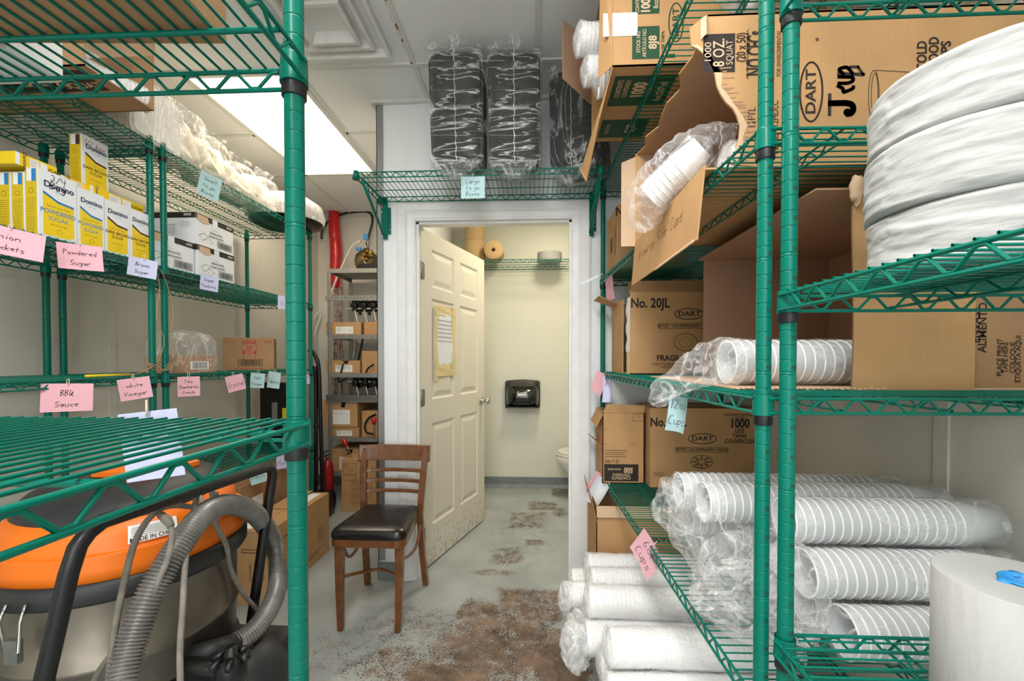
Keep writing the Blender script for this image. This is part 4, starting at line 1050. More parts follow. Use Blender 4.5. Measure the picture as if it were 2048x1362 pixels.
# ================================================================ VACUUM
def vacuum():
    cx, cy = -1.10, 1.12; t = thing('wet_vacuum', 'orange and black wet vacuum on wheels with steel tank under the empty green rack', 'vacuum', (cx, cy, 0))
    O = (cx, cy, 0); r = .262
    a = MB(); a.lathe([(0, .47), (r-.03, .47), (r-.02, .48), (r-.018, .56), (r-.012, .565), (r-.012, .575), (r-.018, .58), (r-.016, .70), (r-.012, .735)], tankst, 64, O); a.build('tank', t, True)
    a = MB(); a.lathe([(r-.03, .725), (r+.004, .725), (r+.010, .735), (r+.010, .765), (r+.002, .775), (r-.02, .775)], darkgr, 64, O); a.build('rim_band', t, True)
    # head: orange shell with a step, squarer toward the back
    def shell(prof, m, nm, pw=2.5, label=None):
        b = MB(); seg = 72; vs = []; n = len(prof)
        for k in range(seg):
            an = 2*pi*k/seg; ca, sa = cos(an), sin(an); q = (abs(ca)**pw+abs(sa)**pw)**(1/pw)
            for rr, z, sl in prof: vs.append(V((cx+rr*ca/q, cy+rr*sa/q, z+sl*sa)))
        b.add(vs, [(k*n+i, ((k+1) % seg)*n+i, ((k+1) % seg)*n+i+1, k*n+i+1) for k in range(seg) for i in range(n-1)], m, True)
        return b.build(nm, t, True)
    shell([(r-.02, .77, 0), (r-.002, .775, 0), (r-.001, .80, 0), (r-.004, .832, .003), (r-.004, .834, .003), (r-.006, .8345, .003), (r-.020, .8375, .005), (r-.020, .839, .005), (r-.0205, .841, .006), (r-.026, .872, .010), (r-.036, .893, .012), (r-.06, .905, .012)], orange, 'orange_head', 2.15)
    shell([(r-.05, .90, .012), (r-.052, .915, .012), (r-.075, .938, .01), (.12, .955, .006), (.0, .958, 0)], darkgr, 'head_cover', 2.2)
    a = MB(); a.box(cx-.06, cx+.10, cy-.05, cy+.02, .955, .975, orange); a.box(cx+.02, cx+.12, cy+.05, cy+.10, .953, .972, orange); a.build('orange_latch', t, True, bevel=.004)
    # rating label
    an0, an1 = R_(-52), R_(-25); b = MB(); lm = MATS['print_white']
    def lp(u, v): an = an0+(an1-an0)*u; rr = r+.0015-.007*v; return V((cx+rr*cos(an), cy+rr*sin(an), .822+.022*0+.045*v))
    def lq(x, y, lift=.001):
        u = x/.12; an = an0+(an1-an0)*(u*.8+.2); rr = r-.0105-.03*max(0, (y-.0)/.05)**1.0*.4+lift; return V((cx+rr*cos(an), cy+rr*sin(an), .842+y*.85))
    b.grid(lambda u, v: lq(.12*u, .045*v), 10, 4, lm)
    vs, fs = textgeo('MADE IN CHINA', .01)
    b.add([lq(.06+x_*.016*.95, .008+y_*.016, .003) for x_, y_ in vs], fs, ink)
    for k in range(5): b.grid(lambda u, v: lq(.008+.09*u, .018+.005*k+.0012*v, .003), 8, 2, steel)
    b.build('rating_label', t, True)
    # latches
    for an in (-87, 80):
        a = MB()
        c = V((cx+(r+.012)*cos(R_(an)), cy+(r+.012)*sin(R_(an)), 0)); tx = V((-sin(R_(an)), cos(R_(an)), 0)); nn = V((cos(R_(an)), sin(R_(an)), 0))
        q = [c+tx*-.02+V((0, 0, .75)), c+tx*-.022+nn*.012+V((0, 0, .72)), c+tx*-.014+nn*.01+V((0, 0, .655)), c+tx*.014+nn*.01+V((0, 0, .655)), c+tx*.022+nn*.012+V((0, 0, .72)), c+tx*.02+V((0, 0, .75))]
        a.tube(q, .003, chrome, 6); a.obox(c+tx*-.014+V((0, 0, .63)), tx*.028, nn*.012, (0, 0, .05), steel)
        a.build('tank_latch', t, True)
    # handle: bar between two uprights
    h0 = pt(158, 1058, .765); h1 = pt(548, 930, 1.35); hb0 = pt(88, 1362, .75); hb1 = pt(503, 1243, 1.31)
    f0 = V((hb0.x, hb0.y, .34)); f1 = V((hb1.x, hb1.y, .36))
    d = (h1-h0).normalized(); u0 = (hb0-h0).normalized(); u1 = (hb1-h1).normalized(); rb = .06
    P = [f0, hb0]+[h0+u0*rb*1.3, h0+u0*rb*.55+d*rb*.08, h0+u0*rb*.22+d*rb*.3, h0+d*rb*.7+u0*.0, h0+d*rb*1.5]+[h1-d*rb*1.3, h1-d*rb*.55, h1-d*rb*.18+u1*rb*.16, h1+u1*rb*.55, h1+u1*rb*1.3]+[hb1, f1]
    a = MB(); a.tube(P, .0145, blackg, 16); a.mats = [MATS['black_plastic']]; a.build('push_handle', t, True)
    # chassis, fender, wheels
    a = MB(); a.lathe([(0, .30), (.2, .30), (.25, .34), (.262, .40), (.25, .45), (.23, .475), (0, .475)], darkgr, 48, O, sx=1.0); a.box(cx-.05, cx+.35, cy+.02, cy+.2, .33, .42, darkgr); a.build('chassis', t, True)
    a = MB(); wc = pt(485, 1378, 1.22); wc.z = .33
    a.lathe([(0, .14), (.05, .135), (.09, .11), (.115, .06), (.12, 0), (.12, -.06), (0, -.07)], darkgr, 40, (wc.x, wc.y, wc.z)); a.build('motor_dome', t, True)
    for (x, y, rr, ax) in ((wc.x+.0, wc.y, .16, 0), (cx-.28, wc.y, .16, 0)):
        a = MB(); A = Matrix(((0, 0, 1), (0, 1, 0), (-1, 0, 0))); a.lathe([(0, -.02), (rr*.5, -.022), (rr-.02, -.03), (rr, -.018), (rr, .018), (rr-.02, .03), (rr*.5, .022), (0, .02)], blackp, 36, (x, y, rr), A); a.build('wheel', t, True)
    for (x, y) in ((cx-.17, cy-.2), (cx+.17, cy-.2)):
        a = MB(); A = Matrix(((0, 0, 1), (0, 1, 0), (-1, 0, 0))); a.lathe([(0, -.014), (.04, -.016), (.05, 0), (.04, .016), (0, .014)], blackp, 20, (x, y, .05), A); a.tube([(x, y, .05), (x, y+.02, .1), (x, y+.02, .31)], .012, steel, 8); a.build('caster', t, True)
    a = MB(); q = pt(462, 1335, 1.02); a.lathe([(0, .05), (.012, .05), (.014, .03), (.03, .026), (.034, 0), (.034, -.08), (0, -.08)], blackp, 18, q)
    for k in range(6): an = k*pi/3; a.tube([q+V((cos(an)*.02, sin(an)*.02, .03)), q+V((cos(an)*.045, sin(an)*.045, .022))], .009, blackp, 8)
    a.tube([q+V((-.12, .0, .0)), q+V((0, 0, .0))], .02, blackp, 10); a.build('drain_knob', t, True)
    # corrugated hose
    C = [(238, 1385, .82), (262, 1290, .86), (300, 1190, .90), (346, 1110, .95), (392, 1045, 1.02), (430, 1015, 1.10), (470, 1010, 1.2), (512, 1030, 1.30), (545, 1080, 1.42), (556, 1150, 1.40), (545, 1205, 1.30), (510, 1258, 1.22), (462, 1292, 1.16), (424, 1305, 1.12)]
    base = lerp_path([pt(*c) for c in C], 60); L_ = 0; rings = [base[0]]; pr = base[0]; acc = 0; stp = .0018
    for p in base[1:]:
        seg = (p-pr).length
        while acc+seg >= stp:
            f = (stp-acc)/seg; pr = pr+(p-pr)*f; rings.append(pr.copy()); seg = (p-pr).length; acc = 0
        acc += seg; pr = p
    R = .0255; per = 4; rr = [R+(.0024 if (i % per) in (0, 1) else -.0026) for i in range(len(rings))]
    a = MB(); a.tube(rings, rr, hosem, 22); a.build('hose', t, True)
    a = MB(); e = rings[-1]; e2 = rings[-8]; dd = (e-e2).normalized(); a.tube([e-dd*.06, e+dd*.05], .031, darkgr, 20); a.tube([e-dd*.085, e-dd*.055], .0285, cordm, 16); a.build('hose_cuff', t, True)
    # cords looped over the handle
    for K in (
        [(412, 962, 1.08), (395, 985, 1.06), (383, 1060, 1.0), (372, 1110, .96), (365, 1220, .92), (360, 1300, .9), (361, 1385, .88)],
        [(395, 1015, 1.05), (340, 1012, .98), (300, 1035, .93), (268, 1090, .90), (245, 1180, .88), (228, 1270, .86), (216, 1385, .84)],
        [(333, 1040, .93), (344, 1065, .92), (338, 1110, .91), (318, 1160, .9), (290, 1230, .88), (240, 1290, .87), (200, 1340, .86), (180, 1385, .86)],
        [(420, 968, 1.1), (428, 1010, 1.1), (430, 1045, 1.1), (452, 1090, 1.15), (462, 1140, 1.2), (485, 1185, 1.25), (510, 1215, 1.3), (530, 1245, 1.35), (550, 1290, 1.38), (562, 1385, 1.4)],
        [(408, 1012, 1.12), (395, 990, 1.15), (350, 972, 1.15), (300, 985, 1.12), (240, 985, 1.1), (170, 1000, 1.08), (90, 1050, 1.05)],
        [(432, 985, 1.14), (425, 1030, 1.10), (415, 1045, 1.1), (405, 1030, 1.12)],
        ):
        a = MB(); a.tube(lerp_path([pt(*k) for k in K], 8), .0062, cordm, 8); a.build('power_cord', t, True)
    a = MB(); a.tube([pt(322, 1030, .945), pt(334, 1040, .93), pt(342, 1052, .92)], [.008, .0095, .007], cordm, 10); a.build('cord_plug', t, True)
vacuum()
# ================================================================ CHAIR
def chair():
    X0, X1, YF, YB_ = -.896, -.625, 1.955, 2.33; cx = -.765; zs = .435
    t = thing('dining_chair', 'wooden ladder-back chair with black vinyl seat by the wall corner', 'chair', (cx, 2.13, 0))
    def leg(p, r0, r1, sq=True):
        a = MB(); n = len(p); vs = []
        for i, q in enumerate(p):
            q = V(q); r = r0+(r1-r0)*i/(n-1)
            vs += [q+V((sx*r, sy*r, 0)) for sx, sy in ((-1, -1), (1, -1), (1, 1), (-1, 1))]
        fs = [(i*4+k, i*4+(k+1) % 4, (i+1)*4+(k+1) % 4, (i+1)*4+k) for i in range(n-1) for k in range(4)]+[(3, 2, 1, 0), tuple((n-1)*4+k for k in range(4))]
        a.add(vs, fs, wood); return a.build('leg', t, True, bevel=.003)
    for x, s in ((X0, -1), (X1, 1)):
        leg([(x+s*.0, YF-.0, 0), (x+s*.006, YF+.006, .2), (x+s*.008, YF+.012, zs-.02)], .013, .020)
    # back posts run from the floor to the top rail, splayed back
    for s in (-1, 1):
        xb = cx+s*.155; yb = 2.30
        leg([(xb+s*.012, yb+.075, 0), (xb+s*.004, yb+.03, .2), (xb, yb, .42), (xb+s*.004, yb+.004, .5), (xb+s*.012, yb+.03, .66), (xb+s*.02, yb+.062, .775)], .015, .0165)
    # seat frame + cushion (trapezoid with rounded front)
    def outline(f, grow=0):
        P = []; w0, w1, yf, yb = .178+grow, .150+grow, 1.93-grow, 2.31+grow*.3; r = .045
        for i in range(6): an = R_(180+90*i/5); P.append((cx-w0+r+r*cos(an), yf+r+r*sin(an)))
        for i in range(6): an = R_(270+90*i/5); P.append((cx+w0-r+r*cos(an), yf+r+r*sin(an)))
        for i in range(4): an = R_(0+90*i/3); P.append((cx+w1-.02+.02*cos(an), yb-.02+.02*sin(an)))
        for i in range(4): an = R_(90+90*i/3); P.append((cx-w1+.02+.02*cos(an), yb-.02+.02*sin(an)))
        return P
    a = MB(); a.prism(outline(0), zs-.035, zs, wood); a.build('seat_frame', t, True, bevel=.003)
    a = MB(); O1 = outline(0); n = len(O1); c0 = V((cx, 2.12, 0)); vs = []; lv = [(1.0, 0), (1.015, .008), (1.01, .022), (.97, .036), (.88, .046), (.6, .053), (.25, .056), (0, .056)]
    for s_, z in lv:
        for x, y in O1: vs.append(V((c0.x+(x-c0.x)*s_, c0.y+(y-c0.y)*s_, zs+z)))
    a.add(vs, [(j*n+i, j*n+(i+1) % n, (j+1)*n+(i+1) % n, (j+1)*n+i) for j in range(len(lv)-1) for i in range(n)], leather, True); a.build('seat', t, True)
    # top rail and slats, bowed back
    def rail(z0, z1, hw, yb0, yb1, th, bow):
        a = MB(); N_ = 12; vs = []
        for i in range(N_+1):
            u = i/N_*2-1; y = bow*(1-u*u)
            for (yy, zz) in ((yb0, z0), (yb0+th, z0), (yb1+th, z1), (yb1, z1)): vs.append(V((cx+u*hw, yy+y, zz)))
        fs = [(i*4+k, i*4+(k+1) % 4, (i+1)*4+(k+1) % 4, (i+1)*4+k) for i in range(N_) for k in range(4)]+[(0, 1, 2, 3), tuple(N_*4+3-k for k in range(4))]
        a.add(vs, fs, wood); return a
    rail(.708, .790, .198, 2.325, 2.345, .026, .022).build('top_rail', t, True, bevel=.004)
    for z, y in ((.645, 2.325), (.59, 2.315), (.535, 2.307)): rail(z, z+.018, .155, y, y+.003, .014, .022).build('back_slat', t, True, bevel=.002)
    # bent stretcher hoop
    P = [V((X0+.005, YF+.015, .215))]+[V((cx+.135*cos(R_(180+a_)), YF+.03+.06*0+.30*0+.05*sin(R_(a_)), .2)) for a_ in (20, 60, 90, 120, 160)]+[V((X1-.005, YF+.015, .215))]
    P = [V((X0, YF+.01, .245)), V((X0+.03, YF+.08, .225)), V((cx, YF+.15, .215)), V((X1-.03, YF+.08, .225)), V((X1, YF+.01, .245))]
    a = MB(); a.tube(lerp_path(P, 6), .0085, wood, 10); a.build('stretcher', t, True)
    for s, x in ((-1, X0), (1, X1)):
        a = MB(); a.tube(lerp_path([V((x, YF+.02, .395)), V((x+s*.002, YF+.10, .30)), V((cx+s*.155, 2.22, .285)), V((cx+s*.158, 2.30, .38))], 6), .008, wood, 10); a.build('side_brace', t, True)
chair()
# ================================================================ BACK CORNER: steel rack with syrup cartons
def steel_rack():
    xl, xr, yf, yb = -1.815, -.93, 3.74, 4.22
    t = thing('steel_shelf_rack', 'dull steel shelf rack in the back corner holding syrup cartons and pumps', 'shelving unit', (xl, yf, 0))
    for x in (xl, xr-.03):
        for y in (yf, yb-.03):
            a = MB(); a.box(x, x+.03, y, y+.003, 0, 2.07, galv); a.box(x, x+.003, y, y+.03, 0, 2.07, galv); a.build('upright', t, True)
    for z in RK: 
        a = MB(); a.box(xl, xr, yf, yb, z-.004, z, galv); a.box(xl, xr, yf-.003, yf, z-.035, z+.003, galv); a.box(xl-.002, xl, yf, yb, z-.03, z, galv); a.build('metal_shelf', t, True)
    a = MB(); a.box(xl-.02, xr, yf-.006, yf-.002, 1.79, 1.835, galv)
    for k in range(30): a.lathe([(0, 0), (.004, 0)], MATS['ink_black'], 6, (xl+.01+k*.029, yf-.0065, 1.815), Matrix(((1, 0, 0), (0, 0, 1), (0, 1, 0))))
    a.build('slotted_rail', t, True)
    a = MB(); a.box(xl-.02, xr, yf-.006, yf-.002, .90, .955, steel); a.build('slotted_rail', t, True)
    return t
RK = (2.07, 1.487, 1.145, .925, .575, .265)
steel_rack()
def syr(px0, px1, yb, ht, lab, z, dy=.30, y=3.76, lbl=True, hole=False, n='syrup_carton', mat=None, extra=None):
    x0, x1 = at_y(px0, yb, y).x, at_y(px1, yb, y).x
    c = Carton(x0, x1, y, y+dy, z+.001, z+ht, mat or card); F = c.face('front'); w = c.w
    if lbl: F.rect(w*.28, w*.78, ht*.1, ht*.65, inkw); F.lines(w*.31, w*.45, ht*.25, ht*.58, 4, ink, .002); F.lines(w*.5, w*.58, ht*.3, ht*.55, 3, ink, .002); F.lines(w*.63, w*.75, ht*.25, ht*.58, 4, MATS['stripe_blue'], .002)
    F.lines(w*.04, w*.22, ht*.85, ht*.93, 1, inkr, .003)
    if hole: F.poly([(w*.45, ht*.98), (w*.55, ht*.88), (w*.5, ht*.78), (w*.62, ht*.72), (w*.66, ht*.9), (w*.7, ht*.98)], blackp, .0003); F.frame(w*.3, w*.62, ht*.5, ht*.6, .002, ink)
    if extra: extra(c, F)
    return c.done(n, lab, 'carton')
syr(652, 722, 667, .115, 'flat brown syrup carton with white label, topmost on the steel rack', RK[1])
syr(728, 775, 667, .115, 'flat syrup carton beside the topmost one, cut by the wall corner', RK[1], lbl=False)
syr(652, 720, 747, .115, 'flat syrup carton with a hose fitting on its front, second level', RK[2], hole=True)
syr(724, 775, 747, .20, 'tall syrup carton half hidden by the wall corner, second level', RK[2], dy=.2, lbl=False)
syr(647, 715, 856, .235, 'larger syrup carton with torn handle hole stacked on another', .575+.0905, y=3.76, dy=.43, hole=True)
syr(656, 718, 878, .088, 'flattened syrup carton underneath the one with the torn handle', .575, y=3.77, dy=.4)
syr(724, 775, 878, .235, 'syrup carton with a black hose loop in front of it', .575, dy=.3, lbl=False)
syr(660, 728, 950, .205, 'syrup carton on the lowest steel shelf next to the red extinguisher', .265, dy=.3, hole=True)
def fl(c, F):
    w, h = c.w, c.h; F.frame(w*.06, w*.42, h*.72, h*.93, .002, ink); F.frame(w*.06, w*.42, h*.60, h*.70, .002, ink); F.ellipse(w*.16, h*.86, .012, .012, .002, ink); F.ellipse(w*.3, h*.8, .012, .012, .002, ink)
    F.poly([(w*.52, h*.82), (w*.58, h*.88), (w*.64, h*.82), (w*.61, h*.82), (w*.61, h*.76), (w*.55, h*.76), (w*.55, h*.82)], ink)
    for k in range(4): F.frame(w*.28, w*.9, h*(.12+.13*k), h*(.22+.13*k), .0018, ink); F.lines(w*.31, w*.87, h*(.14+.13*k), h*(.2+.13*k), 3, ink, .002)
    F.poly([(w*.5, h*.999), (w*.56, h*.95), (w*.6, h*.88), (w*.66, h*.9), (w*.72, h*.999)], blackp, .0003)
syr(683, 752, 1017, .435, 'tall brown carton on the floor behind the chair with open handle hole', .0, y=3.50, dy=.24, lbl=False, extra=fl)
# pumps
def pump(label, px0, z0, z1, n):
    y = 3.80; x0 = at_y(px0, 700, y).x; t = thing('syrup_pump_bank', label, 'pump', (x0, y, z0))
    for k in range(n):
        x = x0+.02+.085*k; a = MB()
        a.box(x-.035, x+.035, y, y+.1, z0+.07, z1, blackp); a.lathe([(0, 0), (.03, 0), (.033, .01), (.033, .03), (.025, .05), (0, .05)], blackp, 16, (x, y, z1-.05), Matrix(((1, 0, 0), (0, 0, -1), (0, 1, 0))))
        a.tube([(x, y+.03, z1-.1), (x, y+.03, z1+.02)], .02, blackp, 10); a.tube([(x+.03, y+.03, z0+.03), (x+.03, y+.03, z0+.09)], .015, blackp, 8)
        a.build('pump', t, True, bevel=.004)
    a = MB(); a.tube([(x0-.05, y-.012, z0+.085), (x0+.085*n+.05, y-.012, z0+.085)], .006, whitet, 8)
    for k in range(n): a.tube(lerp_path([(x0+.02+.085*k, y-.012, z0+.085), (x0+.03+.085*k, y-.015, z0+.03), (x0+.045+.085*k, y-.01, z0-.04)], 4), .005, whitet, 6)
    a.build('white_tubing', t, True)
pump('row of black syrup pumps above the topmost syrup cartons', 707, 1.64, 1.80, 4)
pump('row of black syrup pumps just under the middle steel shelf', 708, .985, 1.11, 4)
# pressure tank
t = thing('carbonator_tank', 'bronze coloured pressure tank with brass fittings on top of the steel rack', 'tank', tuple(at_y(733, 532, 3.9)[:2])+(RK[0],))
o = at_y(733, 532, 3.9); o.z = RK[0]
a = MB(); a.lathe([(0, 0), (.07, .0), (.082, .02), (.1, .06), (.104, .11), (.095, .155), (.06, .19), (.03, .2), (.03, .215), (0, .215)], M('bronze_tank', '#7f7355', .25, metal=.9), 32, o); a.build('tank_body', t, True)
a = MB()
for dx, dz in ((.03, .13), (.06, .16), (.05, .09), (.09, .12)): a.lathe([(0, 0), (.018, 0), (.022, .015), (.014, .035), (0, .04)], brass, 10, o+V((dx, -.11, dz)), Matrix(((1, 0, 0), (0, 0, -1), (0, 1, 0))))
a.tube([o+V((.02, -.1, .1)), o+V((.1, -.12, .17))], .012, brass, 8); a.build('brass_fittings', t, True)
a = MB(); a.tube([o+V((.02, -.02, .2)), o+V((.02, -.02, .33))], .009, steel, 8); a.obox(o+V((-.02, -.03, .30)), (.045, 0, 0), (0, .02, 0), (0, 0, .045), bluest); a.obox(o+V((-.09, -.03, .20)), (.05, 0, 0), (0, .02, 0), (0, 0, .025), bluest); a.build('valve', t, True)
a = MB(); a.box(o.x-.02, o.x+.2, o.y-.14, o.y+.12, o.z, o.z+.05, blackp); a.build('pump_base', t, True)
# red conduit sleeve and tubing bundle on the back wall
t = thing('red_hose_sleeve', 'shiny red wrapped line bundle coming down the back wall', 'hose sleeve', (at_y(668, 430, 4.2).x, 4.2, 1.5))
a = MB(); P = [at_y(px, py, 4.19) for px, py in ((668, 425), (669, 460), (672, 500), (671, 535), (672, 575))]
sheet_tube(lerp_path(P, 8), crv([(.045, .02), (.05, .035), (.05, .04), (.05, .04), (.045, .03)][0:1]*1 and [.048, .052, .054, .05, .046], 8), 20, .004, 30, a, redp); a.build('sleeve', t, True)
a = MB(); tubm = M('tubing_mixed', '#cdbfb2', .5, var=(30, .5, '#7c3030')); rng = random.Random(2)
for k in range(12):
    x0 = 664+k*1.6; P = [at_y(x0, 560, 4.18), at_y(x0+rng.uniform(-4, 4), 610, 4.15), at_y(x0+rng.uniform(-5, 5), 640, 4.15), at_y(x0+rng.uniform(-6, 6), 700, 4.15), at_y(x0+rng.uniform(-6, 6), 790, 4.15)]
    a.tube(lerp_path(P, 5), .0045, tubm, 6)
a.build('tubing', t, True)
def cable(label, pts, r, m, name='hose', cat='hose'):
    P = lerp_path(pts, 8); a = MB(); a.tube(P, r, m, 8); return solo(name, a, label, cat)
cable('black hose arching across the back wall above the red sleeve', [at_y(px, py, 4.2) for px, py in ((643, 478), (645, 460), (660, 440), (690, 427), (735, 424), (745, 440), (738, 470), (733, 490))], .011, blackp)
cable('pale hose running from the tank down past the red sleeve', [at_y(px, py, 4.05) for px, py in ((722, 482), (705, 492), (690, 520), (672, 560), (662, 590), (655, 620))], .01, whitet)
cable('pale hose curving down the corner behind the far green post', [at_y(px, py, 4.2) for px, py in ((643, 628), (632, 660), (626, 690), (628, 720), (634, 745))], .009, whitet)
cable('thin pale hose next to the hand truck handle', [at_y(px, py, 4.2) for px, py in ((644, 615), (628, 640), (620, 680), (622, 740))], .007, whitet)
cable('black hose looping in front of the syrup carton by the wall corner', [at_y(px, py, 3.745) for px, py in ((752, 828), (738, 836), (730, 850), (733, 864), (748, 868))], .009, blackp)
cable('black hose drooping from the second level syrup carton', [at_y(px, py, 3.745) for px, py in ((686, 728), (682, 745), (677, 762), (684, 762), (700, 752))], .008, blackp)
cable('black line hanging beside the tall second level carton', [at_y(px, py, 3.745) for px, py in ((748, 728), (735, 738), (730, 755), (733, 770))], .007, blackp)
cable('white pipe leaning behind the steel rack', [at_y(px, py, 4.2) for px, py in ((712, 680), (706, 720))], .01, whitet, 'pipe', 'pipe')
cable('dark rod leaning behind the steel rack', [at_y(px, py, 4.2) for px, py in ((726, 676), (716, 720))], .009, blackp, 'rod', 'rod')
for i, (pts, lb) in enumerate(((((686, 878), (695, 895), (704, 918)), 'red connector on a steel wand beside the flattened syrup carton'), (((748, 835), (748, 850), (749, 878)), 'red connector hanging at the wall corner'))):
    P = [at_y(px, py, 3.56 if i == 0 else 3.735) for px, py in pts]; t = thing('hose_connector', lb, 'connector', P[0]); a = MB(); a.tube(P, .006, chrome, 8); a.build('wand', t, True)
    a = MB(); a.tube([P[0], P[0]+(P[1]-P[0])*.5, P[0]+(P[1]-P[0])*.9], [.022, .02, .012], redp, 12); a.build('red_cap', t, True)
# fire extinguisher
p = at_z(654, 1012, .0); p = pt(655, 1000, 3.62); p.z = 0
t = thing('fire_extinguisher', 'worn red fire extinguisher standing behind the black hand truck', 'fire extinguisher', p)
a = MB(); a.lathe([(0, 0), (.048, 0), (.05, .01), (.05, .36), (.042, .40), (.02, .43), (0, .43)], redm, 24, p); a.build('cylinder', t, True)
a = MB(); a.lathe([(0, .43), (.014, .43), (.014, .46), (0, .46)], brass, 12, p); a.obox(p+V((-.01, -.09, .465)), (.02, 0, 0), (0, .11, 0), (0, 0, .008), blackp); a.obox(p+V((-.01, -.09, .49)), (.02, 0, 0), (0, .11, .01), (0, 0, .006), blackp); a.build('valve_handle', t, True)
# hand truck
def hand_truck():
    y = 3.25; t = thing('hand_truck', 'black hand truck with folded platform leaning behind the left racks', 'hand truck', (at_y(560, 900, y).x, y, 0))
    P = lambda px, py, yy=y: at_y(px, py, yy)
    a = MB(); x0, x1 = P(519, 800).x, P(588, 800).x; zt_ = P(540, 765).z
    a.box(x0, x1, y, y+.03, .12, zt_, blackp); a.build('platform', t, True, bevel=.01)
    a = MB(); F = Face(a, (x0, y, 0), (1, 0, 0), (0, 0, 1)); w = x1-x0
    F.rect(w*.36, w*.52, P(0, 840).z, P(0, 802).z, galv, .001); F.lines(w*.37, w*.5, P(0, 840).z, P(0, 804).z, 8, ink, .001); F.rect(w*.66, w*.82, P(0, 840).z, P(0, 813).z, yel, .001); F.lines(w*.69, w*.8, P(0, 838).z, P(0, 818).z, 4, ink, .002); a.build('warning_labels', t, True)
    for q in (((618, 700), (626, 705), (635, 722), (638, 745), (640, 800), (643, 900), (646, 1000)), ((606, 760), (628, 735), (631, 760), (632, 850), (632, 1005))):
        a = MB(); a.tube(lerp_path([P(*k) for k in q], 5), .015, blackg, 10); a.mats = [blackp]; a.build('frame_tube', t, True)
    for z in (.25, .5, .75): a = MB(); a.tube([P(590, 800)*1.0-V((0, 0, P(590, 800).z-z)), P(642, 800)-V((0, 0, P(642, 800).z-z))], .012, blackp, 8); a.build('cross_bar', t, True)
    for px in (612, 640):
        a = MB(); q = P(px, 900); A = Matrix(((0, 0, 1), (0, 1, 0), (-1, 0, 0))); a.lathe([(0, -.02), (.03, -.022), (.1, -.018), (.11, 0), (.1, .018), (.03, .022), (0, .02)], blackp, 24, (q.x, y+.13, .11), A); a.build('wheel', t, True)
    a = MB(); a.box(P(590, 900).x, P(642, 900).x, y-.02, y+.2, .004, .012, blackp); a.build('toe_plate', t, True)
    a = MB(); a.tube([P(644, 478, 4.2), P(642, 460, 4.2)], .01, chrome, 8); a = None
hand_truck()
# ================================================================ SHELF OVER THE DOOR
dsL, dsR, dsY0, dsY1, dsZ = -.862, .325, 2.075, 2.395, 2.180
def wall_shelf(name, label, x0, x1, y0, y1, z, brackets=True):
    t = thing(name, label, 'shelf', (x0, y1, z)); a = MB(); h = .026
    for p, q in (((x0, y0), (x1, y0)), ((x0, y1), (x1, y1)), ((x0, y0), (x0, y1)), ((x1, y0), (x1, y1))): truss(a, V((*p, z)), V((*q, z)), .003, .0022, h, .06, green, 6, .02)
    n = int((x1-x0)/.024)
    for i in range(1, n): x = x0+(x1-x0)*i/n; bar(a, V((x, y0, z+.004)), V((x, y1, z+.004)), .0018, green, 5)
    for f in (.35, .68): y = y0+(y1-y0)*f; bar(a, V((x0, y, z-.002)), V((x1, y, z-.002)), .0025, green, 6)
    a.build('wire_shelf', t, True)
    for x in (x0, x1):
        for y in (y0, y1):
            b = MB(); b.lathe([(0, .006), (.014, .006), (.017, -.034), (0, -.034)], green, 14, (x, y, z)); b.build('corner_collar', t, True)
    if brackets:
        for x in (x0+.03, x1+.0):
            b = MB(); yw = WD-.001
            b.box(x-.028, x+.028, yw-.006, yw, z-.20, z-.05, green); b.box(x-.012, x+.012, yw-.02, yw-.006, z-.23, z+.0, green)
            for dz in (-.075, -.175):
                for dx in (-.021, .021): b.lathe([(0, -.004), (.005, -.003), (.005, 0)], chrome, 8, (x+dx, yw-.006, z+dz), Matrix(((1, 0, 0), (0, 0, 1), (0, 1, 0))))
            b.tube([(x, y0, z-.03), (x, yw-.02, z-.225)], .006, green, 8); b.tube([(x-.01, y0+.02, z-.03), (x-.01, yw-.02, z-.21)], .005, green, 8); b.tube([(x, y0, z-.03), (x, yw-.02, z-.02)], .005, green, 8)
            b.build('wall_bracket', t, True)
    return t
wall_shelf('wall_shelf', 'green wire shelf on brackets above the doorway holding black to go boxes', dsL, dsR, dsY0, dsY1, dsZ)
tag_card(at_y(946, 348, dsY0-.006), .115, .105, bluec, ['Large', 'to go', 'Boxes'], 'pale blue tag reading Large to go Boxes', size=.022, curl=.1)
